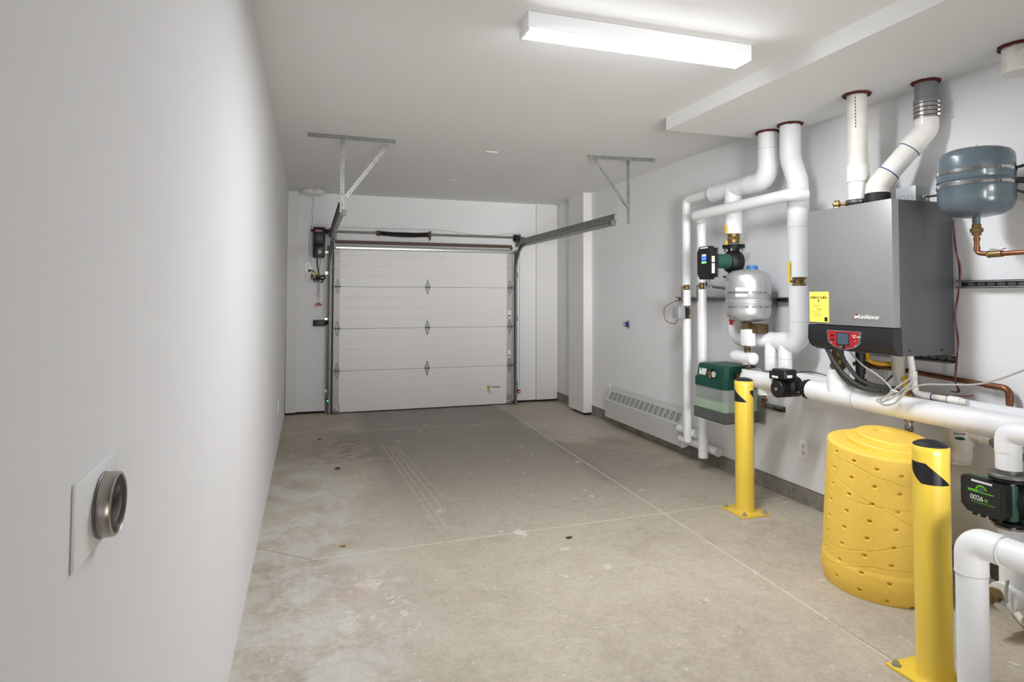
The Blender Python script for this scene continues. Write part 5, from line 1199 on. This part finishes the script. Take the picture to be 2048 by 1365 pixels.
# riser with the second control
t = thing('insulated_pipe', 'white insulated pipe with elbow above the green and black control box', 'pipe', (3.02, 2.0, 0.15))
qx, qy = 2.935, 1.932
obj('upper_elbow', tube(BM(), fillet([(qx, 1.2, 0.90), (qx, qy, 0.888), (qx, qy, 0.80)], 0.07, 12), 0.050, 40), 'jacket', t)
obj('upper_length', tube(BM(), [(qx, qy, 0.82), (qx, qy, 0.725)], 0.048, 40), 'jacket', t)
obj('lower_length', tube(BM(), [(qx, qy, 0.47), (qx, qy, 0.18)], 0.043, 36), 'canvas', t)
obj('strap', lathe(BM(), (qx, qy, 0), [(0.044, 0.385), (0.046, 0.385), (0.046, 0.41), (0.044, 0.41)], 32), 'galv_bright', t)
t = thing('circulator_pump', 'black pump with boxy control reading 0026e at the right edge', 'pump', (2.95, 1.97, 0.48))
bm = BM(); cyl(bm, (qx, qy, 0), 0.04, 0.705, 0.73); cyl(bm, (qx, qy, 0), 0.078, 0.692, 0.708, 'Z', 36, 0.002); obj('upper_flange', bm, 'galv_dull', t)
bm = BM(); cyl(bm, (qx, qy, 0), 0.074, 0.676, 0.690, 'Z', 36, 0.002); tube(bm, [(qx, qy, 0.68), (qx, qy, 0.50)], 0.036, 20); lathe(bm, (qx+0.02, qy-0.0, 0.592), [(0.05, -0.06), (0.085, -0.03), (0.09, 0.01), (0.06, 0.05)], 36, 'X')
cyl(bm, (qx, qy, 0), 0.07, 0.49, 0.503, 'Z', 32, 0.002); obj('volute', bm, 'castiron', t)
bm = BM(); 
for a in (0.8, 2.4, 3.9, 5.5):
    hexnut(bm, (qx+0.062*math.cos(a), qy+0.062*math.sin(a), 0), 0.009, 0.655, 0.676); hexnut(bm, (qx+0.06*math.cos(a), qy+0.06*math.sin(a), 0), 0.009, 0.475, 0.49)
obj_each('flange_bolt', bm, 'galv_bright', t)
bm = BM(); cyl(bm, (qx, qy, 0), 0.06, 0.472, 0.482, 'Z', 32); obj('lower_flange', bm, 'galv_dull', t)
xa = 2.842
bm = BM(); box(bm, xa+0.035, xa+0.075, 1.878, 2.085, 0.512, 0.672, 0.012, 3); obj('green_back', bm, 'motorgreen', t)
bm = BM(); poly(bm, [(xa, 1.885, 0.540), (xa, 1.90, 0.518), (xa, 2.05, 0.518), (xa, 2.078, 0.545), (xa, 2.078, 0.66), (xa, 2.072, 0.672), (xa, 1.89, 0.672), (xa, 1.885, 0.66)], (0.04, 0, 0)); cbx = obj('control_box', bm, 'black', t, smooth=20)
for k in range(4): obj('cable_gland', cyl(BM(), (xa+0.02, 1.925+k*0.035, 0), 0.010, 0.503, 0.519, 'Z', 16), 'black', cbx)
bm = BM()
for z in (0.625, 0.598): cyl(bm, (xa+0.03, 2.078, z), 0.004, 0, 0.022, 'Y', 8)
obj_each('side_pin', bm, 'galv_bright', cbx)
bm = BM()
for yy in (1.892, 2.066): cyl(bm, (xa-0.001, yy, 0.662), 0.004, -0.001, 0.002, 'X', 10)
obj_each('screw', bm, 'ink', cbx)
obj('top_sticker', box(BM(), xa-0.0012, xa+0.001, 1.940, 2.03, 0.655, 0.664), 'label', cbx)
fp = obj('face_label', box(BM(), xa-0.0015, xa+0.001, 1.905, 2.065, 0.552, 0.652), 'panel', cbx)
obj('model_text', text_bm('0026', 0.031, (xa-0.002, 2.036, 0.576), (0, -1, 0), (0, 0, 1), 0.001, 'LEFT', 0.92), 'label', fp)
obj('model_letter', text_bm('e', 0.033, (xa-0.002, 1.974, 0.576), (0, -1, 0), (0, 0, 1), 0.001), 'green', fp)
bm = BM(); n = 20
for i in range(n):
    a = PI*(0.05+0.9*i/n); b = PI*(0.05+0.9*(i+0.8)/n)
    q = [(xa-0.002, 1.987+r_*math.cos(u), 0.622+r_*math.sin(u)) for r_, u in ((0.017, a), (0.017, b), (0.025, b), (0.025, a))]; poly(bm, q, (0.0008, 0, 0))
obj('dial_arc', bm, 'green', fp)
obj('dial_centre', cyl(BM(), (xa-0.0015, 1.987, 0.625), 0.011, -0.001, 0.0, 'X', 20), 'screen', fp)
bm = BM(); box(bm, xa-0.0022, xa-0.0012, 1.935, 2.045, 0.612, 0.6165); box(bm, xa-0.0022, xa-0.0012, 2.0, 2.045, 0.6165, 0.622); box(bm, xa-0.0022, xa-0.0012, 1.93, 2.03, 0.5665, 0.5685); obj('green_lines', bm, 'green', fp)
# neutraliser canister
t = thing('condensate_neutraliser', 'white NC-1W canister on the wall right of the nearer bollard', 'filter', (3.23, 2.35, 0.6))
c = (3.225, 2.36, 0)
bm = BM(); lathe(bm, c, [(0.050, 0.715), (0.061, 0.717), (0.064, 0.73), (0.064, 0.795), (0.060, 0.806), (0.04, 0.81), (0, 0.812)], 44); hd_ = obj('head', bm, 'filter', t)
bm = BM(); lathe(bm, c, [(0.038, 0.628), (0.050, 0.634), (0.055, 0.65), (0.056, 0.712), (0.067, 0.715), (0.067, 0.728), (0.05, 0.73)], 44); obj('bowl', bm, 'filter', t)
bm = BM(); lathe(bm, c, [(0.046, 0.618), (0.046, 0.645)], 6); obj('hex_base', bm, 'filter', t)
ang = math.radians(222); nrm = Vector((math.cos(ang), math.sin(ang), 0)); xd = Vector((-math.sin(ang), math.cos(ang), 0)); pt = Vector((3.225, 2.36, 0))+nrm*0.0645
if xd.dot(Vector((1, -1, 0))) < 0: xd = -xd
obj('label_text', text_bm('NC-1W', 0.016, pt-xd*0.032+Vector((0, 0, 0.775))+nrm*0.0015, xd, (0, 0, 1), 0.001), 'ink', hd_)
bm = BM(); n = 24; q = [pt-xd*0.004+xd*(0.022*math.cos(2*PI*i/n))+Vector((0, 0, 0.757+0.008*math.sin(2*PI*i/n))) for i in range(n)]; poly(bm, q, nrm*0.0015); obj('green_oval', bm, 'tealgreen', hd_)
bm = BM(); q = [pt+xd*0.038+xd*a+Vector((0, 0, 0.768+b))-nrm*0.006 for a, b in ((0, 0), (0.011, 0), (0.011, 0.005), (0, 0.005))]; poly(bm, q, nrm*0.001); obj('red_mark', bm, 'red', hd_)
bm = BM(); tube(bm, [(3.225, 2.30, 0.77), (3.21, 2.19, 0.765)], 0.018, 18); cyl(bm, (3.215, 2.235, 0.767), 0.022, -0.012, 0.012, 'Y', 20); obj('side_pipe', bm, 'filter', t)
bm = BM(); cyl(bm, (3.208, 2.165, 0.765), 0.024, -0.012, 0.012, 'Y', 20); tube(bm, [(3.205, 2.15, 0.765), (3.21, 2.02, 0.72)], 0.018, 16); obj('clamp_hose', bm, 'pvcgrey', t)
bm = BM(); box(bm, 3.295, RX, 2.32, 2.40, 0.74, 0.79); obj('wall_clip', bm, 'filter', t)
# lower tee with brass valve
t = thing('insulated_pipe', 'white insulated tee with brass valve low at the right edge', 'pipe', (3.0, 1.97, 0.12))
obj('tee_body', tube(BM(), [(2.885, 1.935, 0.175), (3.19, 1.935, 0.182)], 0.062, 40), 'jacket', t)
obj('end_face', cyl(BM(), (0, 1.935, 0.175), 0.060, 2.880, 2.886, 'X', 36, 0.001), 'label', t)
obj('rear_length', tube(BM(), [(3.12, 1.935, 0.182), (3.12, 1.2, 0.182)], 0.075, 36), 'jacket', t)
bm = BM(); hexnut(bm, (0, 1.955, 0.18), 0.032, 2.82, 2.84, 'X'); cyl(bm, (0, 1.955, 0.18), 0.026, 2.80, 2.885, 'X', 20); hexnut(bm, (0, 1.955, 0.18), 0.030, 2.85, 2.875, 'X'); vb = obj('brass_valve', bm, 'brass', t)
bm = BM(); tube(bm, [(2.86, 1.955, 0.165), (2.86, 1.925, 0.158)], 0.008, 10); hexnut(bm, (2.86, 1.92, 0.158), 0.012, -0.006, 0.006, 'Y'); tube(bm, spline([(2.86, 1.925, 0.158), (2.86, 1.905, 0.175), (2.86, 1.905, 0.20), (2.86, 1.90, 0.255), (2.86, 1.895, 0.262)]), 0.0065, 10); obj('lever', bm, 'galv_bright', vb)
bm = BM(); tube(bm, fillet([(3.17, 2.33, 0.10), (3.17, 2.17, 0.095), (3.05, 1.96, 0.03), (2.98, 1.82, 0.02)], 0.03, 6), 0.0165, 16); obj('drain_line', bm, 'pvc_old', label='cream plastic drain line slanting down to the floor at lower right', cat='pipe')
bm = BM(); tube(bm, fillet([(3.33, 2.20, 0.30), (3.24, 2.16, 0.295), (3.22, 1.9, 0.29)], 0.03, 6), 0.0165, 16); obj('drain_line', bm, 'pvc_old', label='cream plastic pipe low on the wall behind the large foreground pipe', cat='pipe')

# ================================================================== SMALL THINGS
t = thing('wall_port', 'small blue fitting with a bracket on the bare right wall', 'fitting', (RX, 6.12, 1.12))
bm = BM(); cyl(bm, (0, 6.115, 1.172), 0.024, RX-0.05, RX, 'X', 20, 0.003); obj('blue_body', bm, 'navy', t)
bm = BM(); box(bm, RX-0.012, RX, 6.085, 6.15, 1.13, 1.215, 0.003); obj('bracket', bm, 'galv', t)
obj('plug', cyl(BM(), (0, 6.115, 1.172), 0.01, RX-0.056, RX-0.048, 'X', 14), 'label', t)
def leaf(x, y, s, m_, label):
    bm = BM(); n = 14; pts = []
    for i in range(n):
        a = 2*PI*i/n; r = s*(1.0 if i % 2 == 0 else 0.55)*random.uniform(0.75, 1.15); pts.append((x+r*math.cos(a)*1.2, y+r*math.sin(a), 0.003+random.uniform(0, 0.35)*s))
    c0 = bm.verts.new((x, y, 0.004)); vs = [bm.verts.new(p) for p in pts]
    for i in range(n): bm.faces.new((c0, vs[i], vs[(i+1) % n]))
    r_ = bmesh.ops.extrude_face_region(bm, geom=bm.faces[:]); bmesh.ops.translate(bm, vec=(0, 0, 0.0012), verts=[v for v in r_['geom'] if isinstance(v, bmesh.types.BMVert)])
    obj('dead_leaf', bm, m_, label=label, cat='leaf', smooth=0)
leaf(0.205, 3.824, 0.018, 'leaf', 'curled tan leaf on the floor near the left wall')
leaf(1.527, 3.536, 0.02, 'darkleaf', 'dark shrivelled leaf on the floor in front of the crosswise joint')
leaf(0.243, 5.528, 0.028, 'darkleaf', 'dark brown leaf on the floor left of the tyre marks')
leaf(0.118, 6.705, 0.022, 'darkleaf', 'dark leaf scrap on the floor by the foot of the left track')
